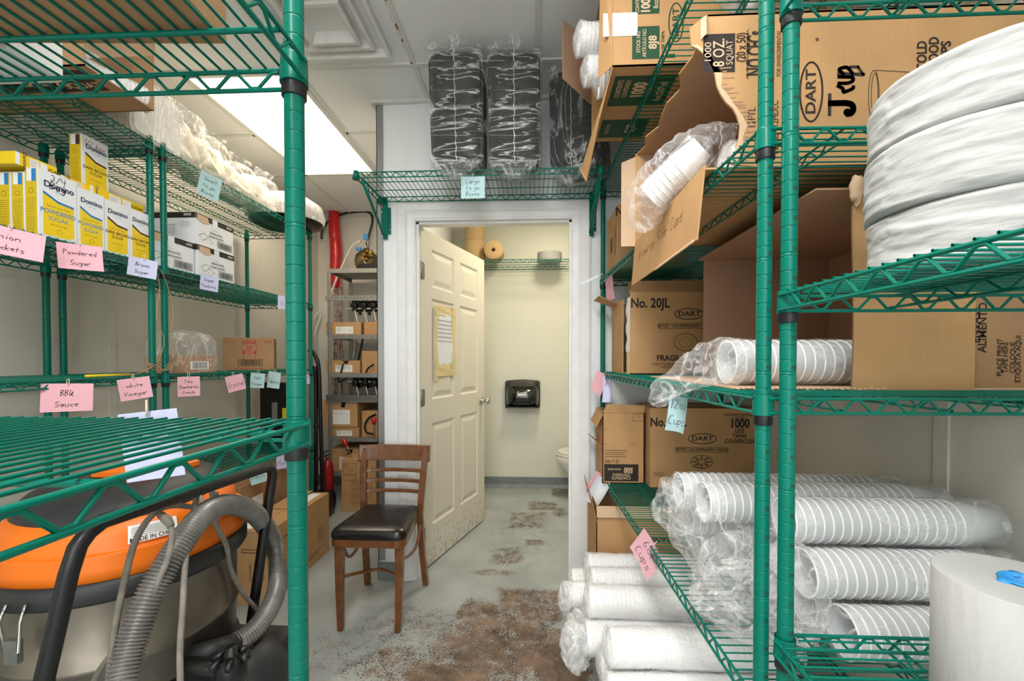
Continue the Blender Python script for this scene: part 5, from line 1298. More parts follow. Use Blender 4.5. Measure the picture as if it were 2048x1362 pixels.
# black containers in film
def togo(label, px, d_top, d_bot, seed, yaw=0, pxw=112, n=9, basez=None, crumpled=False):
    z0 = dsZ+.006; L_ = .50; H1 = .232
    pb = pt(px, 340, d_bot); y0 = pb.y; x0 = pb.x
    lean = .13 if not crumpled else .03
    A = Matrix.Rotation(R_(yaw), 3, 'Z') @ Matrix.Rotation(math.asin(lean), 3, 'X')
    t = thing('togo_box_bag', label, 'container bag', (x0, y0, z0), group='film-wrapped stacks of large black to go boxes'); t.rotation_euler = A.to_euler(); WM[t.name] = Matrix.Translation(V((x0, y0, z0))) @ A.to_4x4()
    w = .238
    def half(mb, zc):
        k = 5; r = .045; hw = w/2; hh = H1/2-.004
        def ring(s, y):
            P = []
            for cx, cz, a0 in ((1, 1, 0), (-1, 1, 90), (-1, -1, 180), (1, -1, 270)):
                for i in range(k): an = R_(a0+90*i/(k-1)); P.append(V((cx*(hw*s-r)+r*cos(an), y, zc+cz*(hh*s-r)+r*sin(an))))
            return P
        R0 = [ring(1.0, 0), ring(1.0, -.004), ring(.965, -.004), ring(.95, .003), ring(.86, .026), ring(.84, .028)]
        vs = [p for r_ in R0 for p in r_]; q = 4*k
        fs = [(j*q+(i+1) % q, j*q+i, (j+1)*q+i, (j+1)*q+(i+1) % q) for j in range(5) for i in range(q)]+[tuple(5*q+i for i in range(q))]
        mb.add(vs, fs, blk, True)
    a = MB(); half(a, H1/2+.012); half(a, H1*1.5+.016); a.box(-.07, .07, -.002, .0, H1+.006, H1+.022, blk); f = a.build('togo_box', t)
    for k in range(1, n): copyo(f, t, (0, .0135*k+.012, 0)) if not crumpled else copyo(f, t, (0, .016*k, 0))
    # film skin: front panel taut, edges pinched into points top and bottom
    b = MB(); hw = w/2+.008; T = .0135*n+.05; Hh = 2*H1+.03
    def fn(u, v):
        th = 2*pi*u; ca, sa = cos(th), sin(th); q = (abs(ca)**7+abs(sa)**7)**(1/7)
        x, y = ca/q*hw, sa/q*(T/2)
        vv = v
        if v < .12: s_ = (v/.12); z = -.075+.085*s_; x *= s_**.7; y = y*s_**.8 - (T/2)*(1-s_)*.9
        elif v > .88: s_ = (1-v)/.12; z = Hh+.075*(1-s_)-.012; x *= s_**.65; y = y*s_**.8-(T/2)*(1-s_)*.2
        else: z = .0+(Hh)*(v-.12)/.76
        p = V((x, y+T/2-.014, z))
        f = (1-2*abs(fbm(V((p.x*1.0+p.z*.55, p.y, p.z*2.2))+V((seed*4, 0, 0)), 9, 4)))
        edge = 1 if .12 < v < .88 else 1.8
        return p+V((ca, sa, 0))*(.0035*f*edge)
    b.grid(fn, 88, 70, film if crumpled else filmk, True, closeu=True); o = b.build('plastic_film', t); o['label'] = 'glossy wrinkled clear film'
    for sgn, zz, hh_ in ((-1, .012, .085), (1, Hh-.012, .07)):
        g = MB(); g.grid(lambda u, v: V(((u-.5)*2*hw*(1-v**1.3*.93)+.004*sin(31*v+seed), -.018-.010*abs(sin(u*19+seed))*(1-v*.5)-.006*fbm(V((u*5, v*4, seed)), 2), zz+sgn*hh_*v)), 40, 24, film); g.build('film_tail', t)
    s_ = MB(); s_.grid(lambda u, v: V((.002*sin(v*60)+.004*(u-.5), -.0185-.002*abs(sin(v*140)), .0+(Hh)*v)), 3, 60, filmw); s_.build('film_seam', t)
    return t
togo('film-wrapped black to go boxes nearest the ceiling air diffuser', 914, 1.95, 2.02, 1, 0, n=17)
togo('film-wrapped black to go boxes in the middle of the doorway shelf', 1029, 1.95, 2.02, 2, 0, n=17)
togo('crumpled film stack of black to go boxes pressed against the cup carton', 1146, 2.0, 2.08, 3, -28, n=14, crumpled=True)
# ================================================================ BATHROOM
wall_shelf('wall_shelf', 'green wire shelf high on the bathroom back wall', -.62, .60, 3.93, 4.24, at_y(1050, 519, 3.93).z, brackets=False)
sz = at_y(1050, 519, 3.93).z+.006
def proll(label, c, r, h, mat, ax='Z', group=None, core=.02, corem=None, name='paper_towel_roll', yaw=0, seg=48):
    t = thing(name, label, 'paper roll', c, group=group); A = Matrix.Identity(3) if ax == 'Z' else Matrix.Rotation(R_(yaw), 3, 'Z') @ Matrix.Rotation(R_(90), 3, 'X')
    a = MB(); a.lathe([(core, 0), (r-.003, 0), (r, .003), (r, h-.003), (r-.003, h), (core, h)], mat, seg, c, A); a.build('roll_body', t, True)
    a = MB(); a.lathe([(core-.001, -.0005), (core-.003, -.0005), (core-.003, h+.0005), (core-.001, h+.0005), (core-.001, -.0005)], corem or cardin, 24, c, A); a.lathe([(core-.003, h*.5), (0, h*.5)], blackp, 24, c, A); a.build('core', t, True)
    return t
q = at_y(950, 500, 4.08); proll('kraft paper towel roll standing upright on the bathroom shelf, lower of two', (q.x, 4.08, sz), .10, .20, paperk)
proll('kraft paper towel roll stacked on another on the bathroom shelf', (q.x-.003, 4.085, sz+.2005), .094, .19, paperk)
q = at_y(988, 500, 4.0); t = proll('kraft paper towel roll lying on its side with its core facing out', (q.x, 3.93, sz+.088), .086, .2, paperk, 'Y', yaw=180)
q = at_y(1099, 500, 4.08)
for k in range(7):
    proll(['white paper roll stack layer'][0] if False else ('thin white paper roll %s in the low stack on the bathroom shelf' % ['at the bottom', 'second from bottom', 'third from bottom', 'in the middle', 'third from top', 'second from top', 'on top'][k]), (q.x, 4.08, sz+.0125*k), .115, .012, paper, group='low stack of thin white rolls', core=.03, name='paper_disc')
# dispenser
def dispenser():
    z0, z1 = at_y(1044, 815, WB-.1).z, at_y(1044, 762, WB-.1).z; x0, x1 = at_y(1009, 790, WB-.1).x, at_y(1081, 790, WB-.1).x; cx = (x0+x1)/2; w = x1-x0; h = z1-z0; dp = .2
    t = thing('paper_towel_dispenser', 'glossy black paper towel dispenser on the bathroom wall', 'dispenser', (cx, WB, z0))
    def fn(u, v):
        x = (u-.5)*2; z = v; W = w/2*(1-.0*z)*(1-.06*(abs(2*z-.9))**3); bul = (1-abs(x)**5)*(sin(pi*min(1, .12+z*.92))**.5)
        return V((cx+x*W, WB-.03-dp*.8*max(bul, 0), z0+h*z+(.012*(1-x*x) if z > .9 else 0)))
    a = MB(); a.grid(fn, 20, 16, blackg); a.box(x0+.01, x1-.01, WB-.16, WB, z0, z0+.012, blackp); a.box(x0+.004, x1-.004, WB-.07, WB, z0+.01, z1-.01, blackp); a.build('cover', t, True)
    a = MB(); F = Face(a, (cx, WB-.03-dp*.8-.003, z0+h*.56), (1, 0, 0), (0, 0, 1), .001); F.text('Scott', 0, 0, .055, inkw, bold=.02, rot=8, cond=.8); a.build('logo', t, True)
    a = MB()
    for dx in (-.05, .0, .07): a.lathe([(0, 0), (.012, .0), (.014, .012), (0, .02)], chrome, 10, (cx+dx, WB-.14, z0-.012))
    a.box(cx-.03, cx+.03, WB-.13, WB-.125, z0-.03, z0, paper); a.build('paper_end', t, True)
dispenser()
def toilet():
    y = 3.93; x1 = BX1-.02; t = thing('toilet', 'off-white toilet partly hidden behind the door frame', 'toilet', (.55, y, 0))
    def egg(z, x0, xw, hw, n=28):
        P = []
        for i in range(n):
            an = 2*pi*i/n; c_ = cos(an); P.append(V((x0+.05+xw*c_*(1.0 if c_ > 0 else 1.15), y+hw*sin(an), z)))
        return P
    def loft(L_, nm, m, cap=True):
        a = MB(); n = len(L_[0]); vs = [p for r in L_ for p in r]; a.add(vs, [(j*n+i, j*n+(i+1) % n, (j+1)*n+(i+1) % n, (j+1)*n+i) for j in range(len(L_)-1) for i in range(n)], m, True)
        if cap: a.add(L_[-1], [tuple(range(n))], m)
        return a.build(nm, t, True)
    loft([egg(0, .50, .17, .11), egg(.05, .50, .165, .105), egg(.16, .50, .15, .095), egg(.24, .47, .19, .13), egg(.33, .44, .23, .175), egg(.385, .43, .24, .185), egg(.40, .43, .23, .178)], 'bowl', porc)
    loft([egg(.402, .43, .235, .183), egg(.418, .43, .24, .187), egg(.422, .43, .235, .183)], 'toilet_seat', porc)
    loft([egg(.424, .44, .23, .180), egg(.44, .44, .235, .183), egg(.446, .44, .21, .16)], 'lid', porc)
    a = MB(); a.box(.70, x1, y-.22, y+.22, .38, .76, porc); a.build('cistern', t, True, bevel=.02)
    a = MB(); a.box(.69, x1, y-.23, y+.23, .762, .80, porc); a.build('cistern_lid', t, True, bevel=.01)
    a = MB(); a.lathe([(0, 0), (.02, 0), (.02, .03), (.012, .04), (0, .04)], porc, 14, (.43, y-.13, 0)); a.build('bolt_cap', t, True)
toilet()
# ================================================================ RIGHT WALL RACK CONTENTS
def zr(k, f=0): return RZ[k]+(RZf[k]-RZ[k])*f+SH
def dartlogo(F, x, y, w, m=None, rot=0, fs=1):
    F.ellipse(x, y, w/2, w*.19, w*.018, m or ink, 32, rot); F.ellipse(x, y, w/2*.975, w*.172, w*.012, m or ink, 32, rot); F.text('DART', x, y, w*.23, m or ink, rot=rot, cond=1.25, bold=.02)
# ---- 12JL lids carton
c = Carton(.560, 1.066, 2.07, 2.34, zr(3), zr(3)+.378, card); F = c.face('front'); w, h = c.w, c.h
F.text('No. 12JL', w*.165, h*.82, .058, ink, cond=.82, bold=.03)
F.text('CONTENTS/CONTENIDO/', w*.82, h*.92, .016, ink, cond=.8); F.text('CONTENU', w*.82, h*.885, .014, ink, cond=.8); F.text('1000', w*.82, h*.81, .058, ink, cond=.78, bold=.04); F.text('LIDS', w*.82, h*.72, .026, ink, cond=.85, bold=.03); F.text('TAPAS', w*.82, h*.655, .026, ink, cond=.85, bold=.03); F.text('COUVERCLES', w*.82, h*.59, .026, ink, cond=.85, bold=.03)
dartlogo(F, w*.48, h*.62, w*.26); F.frame(w*.24, w*.71, h*.45, h*.51, .002, ink); F.text('VENTED • CON RESPIRADERO • VENTILÉ', w*.475, h*.48, .019, ink, cond=.72, bold=.02)
for k in (1, .92, .55, .3): F.ellipse(w*.475, h*.33, w*.105*k, h*.085*k, .0014, ink, 30)
for k in range(8): an = k*pi/4; F.line([(w*.475+w*.035*cos(an), h*.33+h*.03*sin(an)), (w*.475+w*.09*cos(an), h*.33+h*.07*sin(an))], .004, ink)
F.text('FRAGILE · FRAGIL', w*.475, h*.165, .032, ink, cond=.95, bold=.03); F.text('DART CONTAINER CORPORATION', w*.475, h*.115, .016, ink, cond=.95, bold=0); F.text('500 HOGSBACK ROAD, MASON, MICHIGAN 48854 U.S.A.', w*.475, h*.083, .012, ink, cond=.9, bold=0); F.text('MADE IN U.S.A. / HECHO EN E.U.A. / FABRIQUÉ AUX ÉTATS-UNIS', w*.475, h*.058, .012, ink, cond=.8, bold=0); F.text('www.dart.biz', w*.475, h*.03, .012, ink, bold=0)
F.lines(w*.03, w*.13, h*.14, h*.2, 4, ink, .0012)
G = c.face('left'); G.frame(c.d*.35, c.d*.6, h*.35, h*.6, .003, ink); G.bars(c.d*.38, c.d*.57, h*.37, h*.58, ink, 20); G.lines(c.d*.1, c.d*.9, h*.1, h*.25, 3, ink, .003); G.text('THIS SIDE UP', c.d*.5, h*.75, .02, ink, cond=.8)
T_ = c.face('top'); c.seam(); c.done('lid_carton', 'brown carton printed No. 12JL with 1000 lids, square on the third shelf', 'carton')
# ---- 500 pieces carton (printing upside down)
c = Carton(.345, .548, 2.13, 2.355, zr(3), zr(3)+.35, card, open_=('top',)); F = c.face('front'); w, h = c.w, c.h
F.rect(w*.04, w*.86, h*.03, h*.27, ink); F.text('500', w*.62, h*.19, .036, cardlt, rot=180, cond=.8, bold=.04, lift=.0006); F.text('PIEZAS PIECES', w*.28, h*.2, .013, cardlt, rot=180, cond=.8, lift=.0006); F.text('CONTENTS', w*.45, h*.08, .022, cardlt, rot=180, cond=.8, lift=.0006); F.text('CONTENIDO', w*.45, h*.125, .018, cardlt, rot=180, cond=.8, lift=.0006)
F.text('(5 x 100)', w*.22, h*.31, .022, ink, rot=180, cond=.85); F.lines(w*.05, w*.62, h*.36, h*.48, 4, ink, .002)
for a_, b_, sx, sy in ((.05, .55, 1, 1), (.72, .55, -1, 1), (.05, .77, 1, -1), (.72, .77, -1, -1)): F.line([(w*a_, h*(b_+.02*sy)), (w*a_, h*b_), (w*(a_+.05*sx), h*b_)], .0015, ink)
F.frame(w*.72, w*.96, h*.88, h*.985, .0015, ink); F.ellipse(w*.84, h*.95, .01, .01, .0015, ink, 12)
c.flap([(-w/2, -c.d/2, h), (w/2, -c.d/2, h), (w/2, -c.d/2-.004, h+.035), (-w/2+.02, -c.d/2-.006, h+.04)])
c.flap([(-w/2, c.d/2, h*.97), (-w/2, -c.d/2, h*.97), (-w/2-.035, -c.d/2-.01, h*.80), (-w/2-.03, c.d/2, h*.8)]); c.flap([(-w/2, c.d/2, h*.5), (-w/2, -c.d/2, h*.5), (-w/2-.055, -c.d/2-.02, h*.66), (-w/2-.04, c.d/2, h*.6)], label='torn side flap')
c.done('cup_carton', 'narrow brown carton reading 500 pieces upside down, next to the 12JL carton', 'carton')
# ---- 20JL carton on shelf 2 with white foam in its open side
c = Carton(.430, .92, 1.92, 2.34, zr(2), zr(2)+.362, card, open_=('top', 'left')); F = c.face('front'); w, h = c.w, c.h
F.text('No. 20JL', w*.175, h*.86, .058, ink, cond=.82, bold=.03); dartlogo(F, w*.52, h*.73, w*.26); F.frame(w*.255, w*.72, h*.555, h*.615, .0022, ink); F.text('VENTED • CON RESPIRADERO • VENTILÉ', w*.49, h*.585, .019, ink, cond=.72, bold=.02)
for k in (1, .92, .55): F.ellipse(w*.49, h*.39, w*.105*k, h*.11*k, .0014, ink, 30)
F.text('FRAGILE · FRAGIL', w*.49, h*.195, .034, ink, cond=.95, bold=.03); F.text('DART CONTAINER CORPORATION', w*.46, h*.12, .016, ink, bold=0); F.text('MADE IN U.S.A. / HECHO EN E.U.A.', w*.46, h*.085, .012, ink, bold=0)
c.flap([(w/2, -c.d/2+.05, h), (-w/2, -c.d/2+.02, h), (-w/2-.0, -c.d/2+.05, h+.05), (-w/2+.03, -c.d/2+.09, h+.065), (w/2, -c.d/2+.09, h+.065)], label='raised top flap with printed line')
c.flap([(-w/2, c.d/2, h*.96), (-w/2, c.d/2-.16, h*.96), (-w/2-.10, c.d/2-.17, h*1.06), (-w/2-.10, c.d/2, h*1.06)], label='side flap sticking out')
c.flap([(-w/2, c.d/2, 0), (-w/2, c.d/2-.28, 0), (-w/2, c.d/2-.28, h*.97), (-w/2, c.d/2, h*.97)])
t = c.done('lid_carton', 'open carton printed No. 20JL with white foam showing at its torn side', 'carton')
a = MB(); a.grid(lambda u, v: V((.447-.008*abs(sin(9*v+4*u)), 1.935+.12*u, zr(2)+.10+.25*v)), 8, 26, foam); a.box(.455, .60, 1.935, 2.05, zr(2)+.006, zr(2)+.35, foam); a.build('foam_packing', t, True)
a = MB(); a.box(.4265, .4285, 1.925, 1.975, zr(2)+.0, zr(2)+.10, tape); a.build('packing_tape', t, True)
# ---- small carton on shelf 1, far end
c = Carton(.402, .72, 2.08, 2.35, zr(1, .98), zr(1, 1)+.30, card); F = c.face('front'); w, h = c.w, c.h
F.text('No. 16JL', w*.24, h*.88, .058, ink, cond=.82, bold=.03); G = c.face('left'); G.frame(c.d*.35, c.d*.6, h*.35, h*.6, .003, ink); G.bars(c.d*.38, c.d*.57, h*.37, h*.58, ink, 20); G.ellipse(c.d*.5, h*.72, .016, .016, .002, ink); G.lines(c.d*.75, c.d*.9, h*.1, h*.7, 5, ink, .002, vert=True); G.frame(c.d*.35, c.d*.55, h*.1, h*.25, .002, ink)
c.done('lid_carton', 'brown carton starting No. behind the torn 8 oz carton, far end of its shelf', 'carton')
# ---- torn 8 OZ SQUAT carton on shelf 1
X0, X1, Y0, Y1, Z0 = .374, 1.065, .965, 1.60, zr(1, .1); HH = 2.015-Z0
def torn_carton():
    t = thing('cup_carton', 'big torn carton printed 8 OZ SQUAT with white cups hanging out', 'carton', ((X0+X1)/2, (Y0+Y1)/2, Z0)); th = .004
    Z1 = Z0+HH; a = MB(); a.box(X0, X1, Y1-th, Y1, Z0, Z1, card); a.box(X1-th, X1, Y0, Y1, Z0, Z1, card); a.box(X0, X1, Y0, Y1, Z0, Z0+th, card)
    # top panel with a torn left edge
    tp = [(X1, Y0), (X1, Y1), (X0+.003, Y1)]
    for i in range(1, 10): f = i/10; tp.append((X0+.004+.012*sin(i*2.4)+.018*sin(pi*f), Y1+(Y0-Y1)*f))
    tp.append((X0+.005, Y0)); a.prism(tp, Z1-th, Z1, card)
    # front panel: left end torn away along a ragged curve; points are (x, z)
    def W(px, py): q = at_y(px, py, Y0); return (q.x, q.z)
    edge = [W(*p) for p in ((1380, 55), (1383, 92), (1394, 97), (1412, 112), (1420, 128), (1430, 150), (1434, 172), (1442, 190), (1452, 205), (1466, 218), (1474, 232), (1480, 252), (1478, 275), (1474, 292), (1466, 310), (1462, 328))]
    edge += [(.52, Z0), (X1, Z0), (X1, Z1), (X0+.004, Z1)]
    A = Matrix(((1, 0, 0), (0, 0, -1), (0, 1, 0)))
    pts = [(x, z) for x, z in edge]
    a.prism(list(reversed(pts)), -Y0-th, -Y0, card, A)
    # pale torn layer rim
    rim = edge[1:16]; b = [(x+.012+.004*sin(i*2.1), z+.003*cos(i*3)) for i, (x, z) in enumerate(rim)]
    F = Face(a, (0, Y0, 0), (1, 0, 0), (0, 0, 1), .0007)
    for i in range(len(rim)-1):
        F.poly([rim[i], b[i], b[i+1], rim[i+1]] if False else [rim[i], rim[i+1], b[i+1], b[i]], cardlt)
    n = 34
    for i in range(n):
        u = (i+.5)/n*(len(rim)-1); k = int(u); f = u-k; x = b[k][0]*(1-f)+b[k+1][0]*f; z = b[k][1]*(1-f)+b[k+1][1]*f
        if i > 6: F.line([(x+.002, z+.002*sin(i*5)), (x+.018+.008*sin(i*3.3), z+.002*sin(i*5)+.001)], .0022, MATS['cardboard_inside'], lift=.0003)
    def tx(s, px, py, size, rot=90, **k): x, z = W(px, py); F.text(s, x, z, size, ink, rot=rot, **k)
    x0, z0 = W(1406, 146); x1, z1 = W(1470, 67); F.rect(x0, x1, z0, z1, ink)
    a2 = MB(); F2 = Face(a2, (0, Y0, 0), (1, 0, 0), (0, 0, 1), .0016)
    def tw(s, px, py, size, m=cardlt, **k): x, z = W(px, py); F2.text(s, x, z, size, m, rot=90, **k)
    tw('1000', 1416, 106, .020, w=.040, bold=0); tw('8 OZ.', 1438, 106, .034, w=.060, bold=.01); tw('SQUAT', 1459, 106, .020, w=.052, bold=.0)
    tx('(20 x 50)', 1483, 95, .028, w=.062); tx('NO CFCs', 1512, 107, .05, w=.095, bold=.03); tx('FOR ENVIRONMENTAL', 1558, 107, .013, w=.098, bold=0)
    sx, sz_ = W(1500, 158); tz = W(1500, 60)[1]
    for xx in (1496, 1542): F.line([(W(xx, 0)[0]+.002*(-1)**i, sz_+(tz-sz_)*i/30) for i in range(31)], .0012, ink)
    tx('12FTL', 1504, 236, .022, w=.042, bold=0); tx('12HDLC', 1550, 228, .022, w=.055, bold=0); tx('12CL', 1550, 290, .022, w=.04, bold=0)
    lx, lz = W(1622, 184); dartlogo(F, lx, lz, .128, rot=90); F.text('®', W(1635, 0)[0], W(0, 136)[1], .01, ink)
    jx, jz = W(1709, 214); jm = lambda u, v: (jx-v*.056, jz+u*.056)
    F.line([jm(-.28, .93), jm(.5, .93)], .007, ink); F.line([jm(*q) for q in smooth2([(.16, .93), (.16, .6), (.16, .32), (.10, .10), (-.08, .04), (-.24, .12), (-.26, .26)], 3)], .0125, ink); F.ellipse(*jm(-.2, .27), .004, .004, .008, ink, 12)
    cx_, cz_ = W(1706, 158); st = random.getstate(); random.seed(2); handwrite(F, 'cup', cx_, cz_, .062, ink, .0072, slant=.12, width=.060, rot=90); random.setstate(st)
    F.line([W(1700, 134), W(1716, 134), W(1726, 150)], .006, ink)
    ex, ez = W(1747, 190); F.ellipse(ex, ez, .011, .052, .0012, ink); F.ellipse(ex+.002, ez, .007, .046, .0012, ink); F.line([(ex+.004, ez+.052), (ex+.16, ez+.038)], .0012, ink); F.line([(ex+.004, ez-.052), (ex+.16, ez-.038)], .0012, ink)
    tx('COLD', 1844, 112, .028, w=.062, bold=.03); tx('FOOD', 1868, 104, .028, w=.062, bold=.03); tx('CUPS', 1892, 112, .028, w=.062, bold=.03)
    a.build('carton_body', t, True); o = a2.build('label_print', t, True)
    # inside faces show paler board
    a = MB(); a.box(X0+.02, X1-.01, Y1-th-.001, Y1-th, Z0+.005, Z1-.005, cardin); a.box(X0+.03, X1-.01, Y0+.02, Y1-.01, Z1-th-.001, Z1-th, cardin); a.build('inner_liner', t, True)
    # curled flap at the torn corner
    a = MB(); q = V((X0+.0, Y0, Z1)); a.grid(lambda u, v: V((X0+.006-.016*u, Y0-.002-.008*sin(pi*u), Z1-.01-.035*v-.01*u*v)), 6, 6, cardlt); a.build('torn_corner', t, True)
    # far flap and hanging flap
    a = MB(); A2 = [V((X0, Y1-.003, Z0)), V((X0-.05, Y1+.0, Z0+.0)), V((X0-.05, Y1, Z1-.03)), V((X0, Y1-.003, Z1-.01))]
    a.add(A2+[p+V((0, .003, 0)) for p in A2], [(0, 1, 2, 3), (7, 6, 5, 4), (0, 4, 5, 1), (1, 5, 6, 2), (2, 6, 7, 3)], cardlt); a.build('flap', t, True)
    a = MB(); hinge = [V((X0, Y0, Z0+.004)), V((X0, Y1, Z0+.004))]
    P0 = [V((X0, Y0, Z0+.01)), V((X0, Y1, Z0+.01)), V((X0-.012, Y1, Z0-.145)), V((X0-.012, Y0+.01, Z0-.150))]
    a.hexa([P0[3], P0[2], P0[2]+V((.004, 0, 0)), P0[3]+V((.004, 0, 0)), P0[0], P0[1], P0[1]+V((.004, 0, 0)), P0[0]+V((.004, 0, 0))], card)
    uy = (P0[0]-P0[3]).normalized(); F3 = Face(a, P0[2], (0, -1, 0), uy, .001)
    random.seed(5); handwrite(F3, 'Break-up "Side" Cups', .30, .075, .032, marker, .0014, width=.44)
    o = a.build('flap', t, True); o['label'] = 'hanging flap with handwriting Break-up "Side" Cups'
    # ragged torn paper bits
    a = MB(); rng = random.Random(3)
    for k in range(20):
        y = Y0+.02+k*.0145; z = Z0-.148; a.tube([V((X0-.013, y, z)), V((X0-.018, y+.01, z-.006)), V((X0-.0135, y+.018, z-.001))], .0026, cardlt, 5)
    a.build('torn_edge', t, True)
torn_carton()
G1 = 'white cup sleeves in the torn 8 oz carton'
cup_sleeve('white cup sleeve resting at the torn mouth of the 8 oz carton', (.475, 1.075, Z0+.062), (1, .02, 0), 16, .016, .046, .034, .075, foam, foam, G1, bag=filmw, seed=3)
cup_sleeve('white cup sleeve behind, deeper inside the torn 8 oz carton', (.50, 1.19, Z0+.062), (1, .02, 0), 15, .016, .046, .034, .075, foam, foam, G1, bag=filmw, seed=4)
cup_sleeve('white cup sleeve tipping over the handwritten flap', pt(1303, 395, 1.2), (.55, -.45, .5), 7, .016, .043, .032, .07, foam, foam, G1, bag=film, seed=5)
t = thing('loose_bag', 'crumpled clear bag end draped over the handwritten flap', 'bag', (.36, 1.3, Z0))
a = MB(); sheet_tube(lerp_path([pt(1462, 306, 1.06), pt(1410, 305, 1.08), pt(1365, 325, 1.12), pt(1325, 362, 1.17), pt(1298, 400, 1.2), pt(1285, 440, 1.22), pt(1280, 462, 1.22)], 6), crv([.052, .055, .055, .056, .052, .035, .01], 6), 48, .014, 18, a, film, seed=3, close=False); a.build('plastic_bag', t, True)
# ---- carton 8J8 on the top shelf, hanging out over the aisle
def box8j8():
    zt = RZ['t']+SH; Xa, Xb, Ya, Yb = .250, .80, 1.385, 1.86; h = .42
    c = Carton(Xa, Xb, Ya, Yb, zt, zt+h, card, open_=('left',)); F = c.face('front')
    def W(px, py): q = at_y(px, py, Ya); return (q.x-Xa, q.z-zt)
    def R2(x0, y0, x1, y1, m, l=0): a_, b_ = W(x0, y1), W(x1, y0); F.rect(a_[0], b_[0], a_[1], b_[1], m, l)
    R2(1264, -40, 1319, 29, inkg); R2(1264, 52, 1319, 119, inkg); R2(1206, 25, 1275, 74, inkw, .0004)
    def tx(s, px, py, size, m=cardlt, l=.0004, **k): x, z = W(px, py); F.text(s, x, z, size, m, rot=90, lift=l, **k)
    tx('STOCK NO.', 1277, 84, .016, cond=.8); tx('ARTÍCULO NO.', 1289, 86, .016, cond=.8); tx('8J8', 1306, 85, .034, bold=.03); tx('CONTENTS', 1275, 5, .016, cond=.8); tx('1000', 1292, 8, .038, cond=.8, bold=.04); tx('8oz/237mL', 1312, -8, .022, cond=.8); tx('USE TAPA:', 1326, 82, .014, inkg); R2(1330, 108, 1350, 116, inkg)
    lx, lz = W(1352, 45); dartlogo(F, lx, lz, .12, inkg, rot=90)
    B = c.face('bottom')
    B.rect(.03, .30, .02, .02+.0, inkg); 
    wB, dB = c.w, c.d      # bottom face: x from left edge, y from the back edge toward the camera
    B.rect(.02, .22, dB*.55, dB*.90, inkg); B.text('CONTENTS', .045, dB*.76, .026, cardlt, rot=90, cond=.7, lift=.0005); B.text('CONTENIDO', .07, dB*.76, .022, cardlt, rot=90, cond=.7, lift=.0005); B.text('1000', .115, dB*.74, .06, cardlt, rot=90, cond=.7, bold=.04, lift=.0005); B.text('PIECES', .15, dB*.72, .02, cardlt, rot=90, cond=.7, lift=.0005); B.text('8oz/237mL', .19, dB*.72, .034, cardlt, rot=90, cond=.7, bold=.02, lift=.0005)
    B.rect(.02, .20, dB*.08, dB*.36, inkg); B.text('STOCK NO.', .05, dB*.22, .02, cardlt, rot=90, cond=.7, lift=.0005); B.text('8J8', .14, dB*.22, .05, cardlt, rot=90, bold=.03, lift=.0005)
    B.rect(.30, .36, dB*.2, dB*.8, inkg); B.text('DART', .33, dB*.5, .05, card, rot=90, bold=.03, lift=.0005); B.text('8 OZ CUPS', .45, dB*.5, .05, inkg, rot=90, bold=.02)
    w, d = c.w, c.d
    c.flap([(-w/2, d/2, h), (-w/2, d/2, .16), (-w/2-.13, d/2-.13, .19), (-w/2-.13, d/2-.13, h)], cardin, label='far flap folded out')
    c.flap([(-w/2, -d/2, 0), (-w/2, -d/2, h), (-w/2-.035, -d/2+.0, h), (-w/2-.035, -d/2+.06, .0)], label='near flap with green print')
    c.flap([(-w/2, d/2-.03, .0), (-w/2, -d/2, .0), (-w/2-.03, -d/2+.07, -.12), (-w/2-.055, d/2-.26, -.27), (-w/2-.06, d/2-.1, -.16)], label='bottom flap hanging down')
    return c.done('cup_carton', 'open carton printed 8J8 in green, overhanging the aisle on the top shelf', 'carton')
box8j8()
zt8 = RZ['t']+SH; G2 = 'foam cup sleeves in the 8J8 carton'
cup_sleeve('white foam cup sleeve highest at the mouth of the 8J8 carton', (.165, 1.56, zt8+.215), (1, .10, -.02), 18, .014, .052, .038, .08, foam, foam, G2, bag=filmw, seed=11)
cup_sleeve('white foam cup sleeve in the middle of the 8J8 carton mouth', (.195, 1.60, zt8+.13), (1, .05, 0), 18, .014, .050, .036, .08, foam, foam, G2, bag=filmw, seed=12)
cup_sleeve('white foam cup sleeve lowest in the 8J8 carton mouth', (.235, 1.56, zt8+.062), (1, -.05, 0), 18, .014, .050, .036, .08, foam, foam, G2, bag=film, seed=13)
# ---- milky bags on the top shelf near the posts
t = thing('cup_bag', 'milky plastic bag of cups on the top shelf above the torn carton', 'bag', (.72, 1.2, zt8)); crumple_blob('plastic_bag', t, (.74, 1.12, zt8+.115), (.26, .2, .11), filmw, .03, 9, 21, 80, 40, 3)
for k in range(4):
    a = MB(); a.lathe([(.042, 0), (.045, 0), (.034, .3), (0, .3)], foam, 20, (.58, .96+.095*k, zt8+.06), Matrix(((0, 0, 1), (0, 1, 0), (-1, 0, 0)))); a.build('cup_stack', t, True)
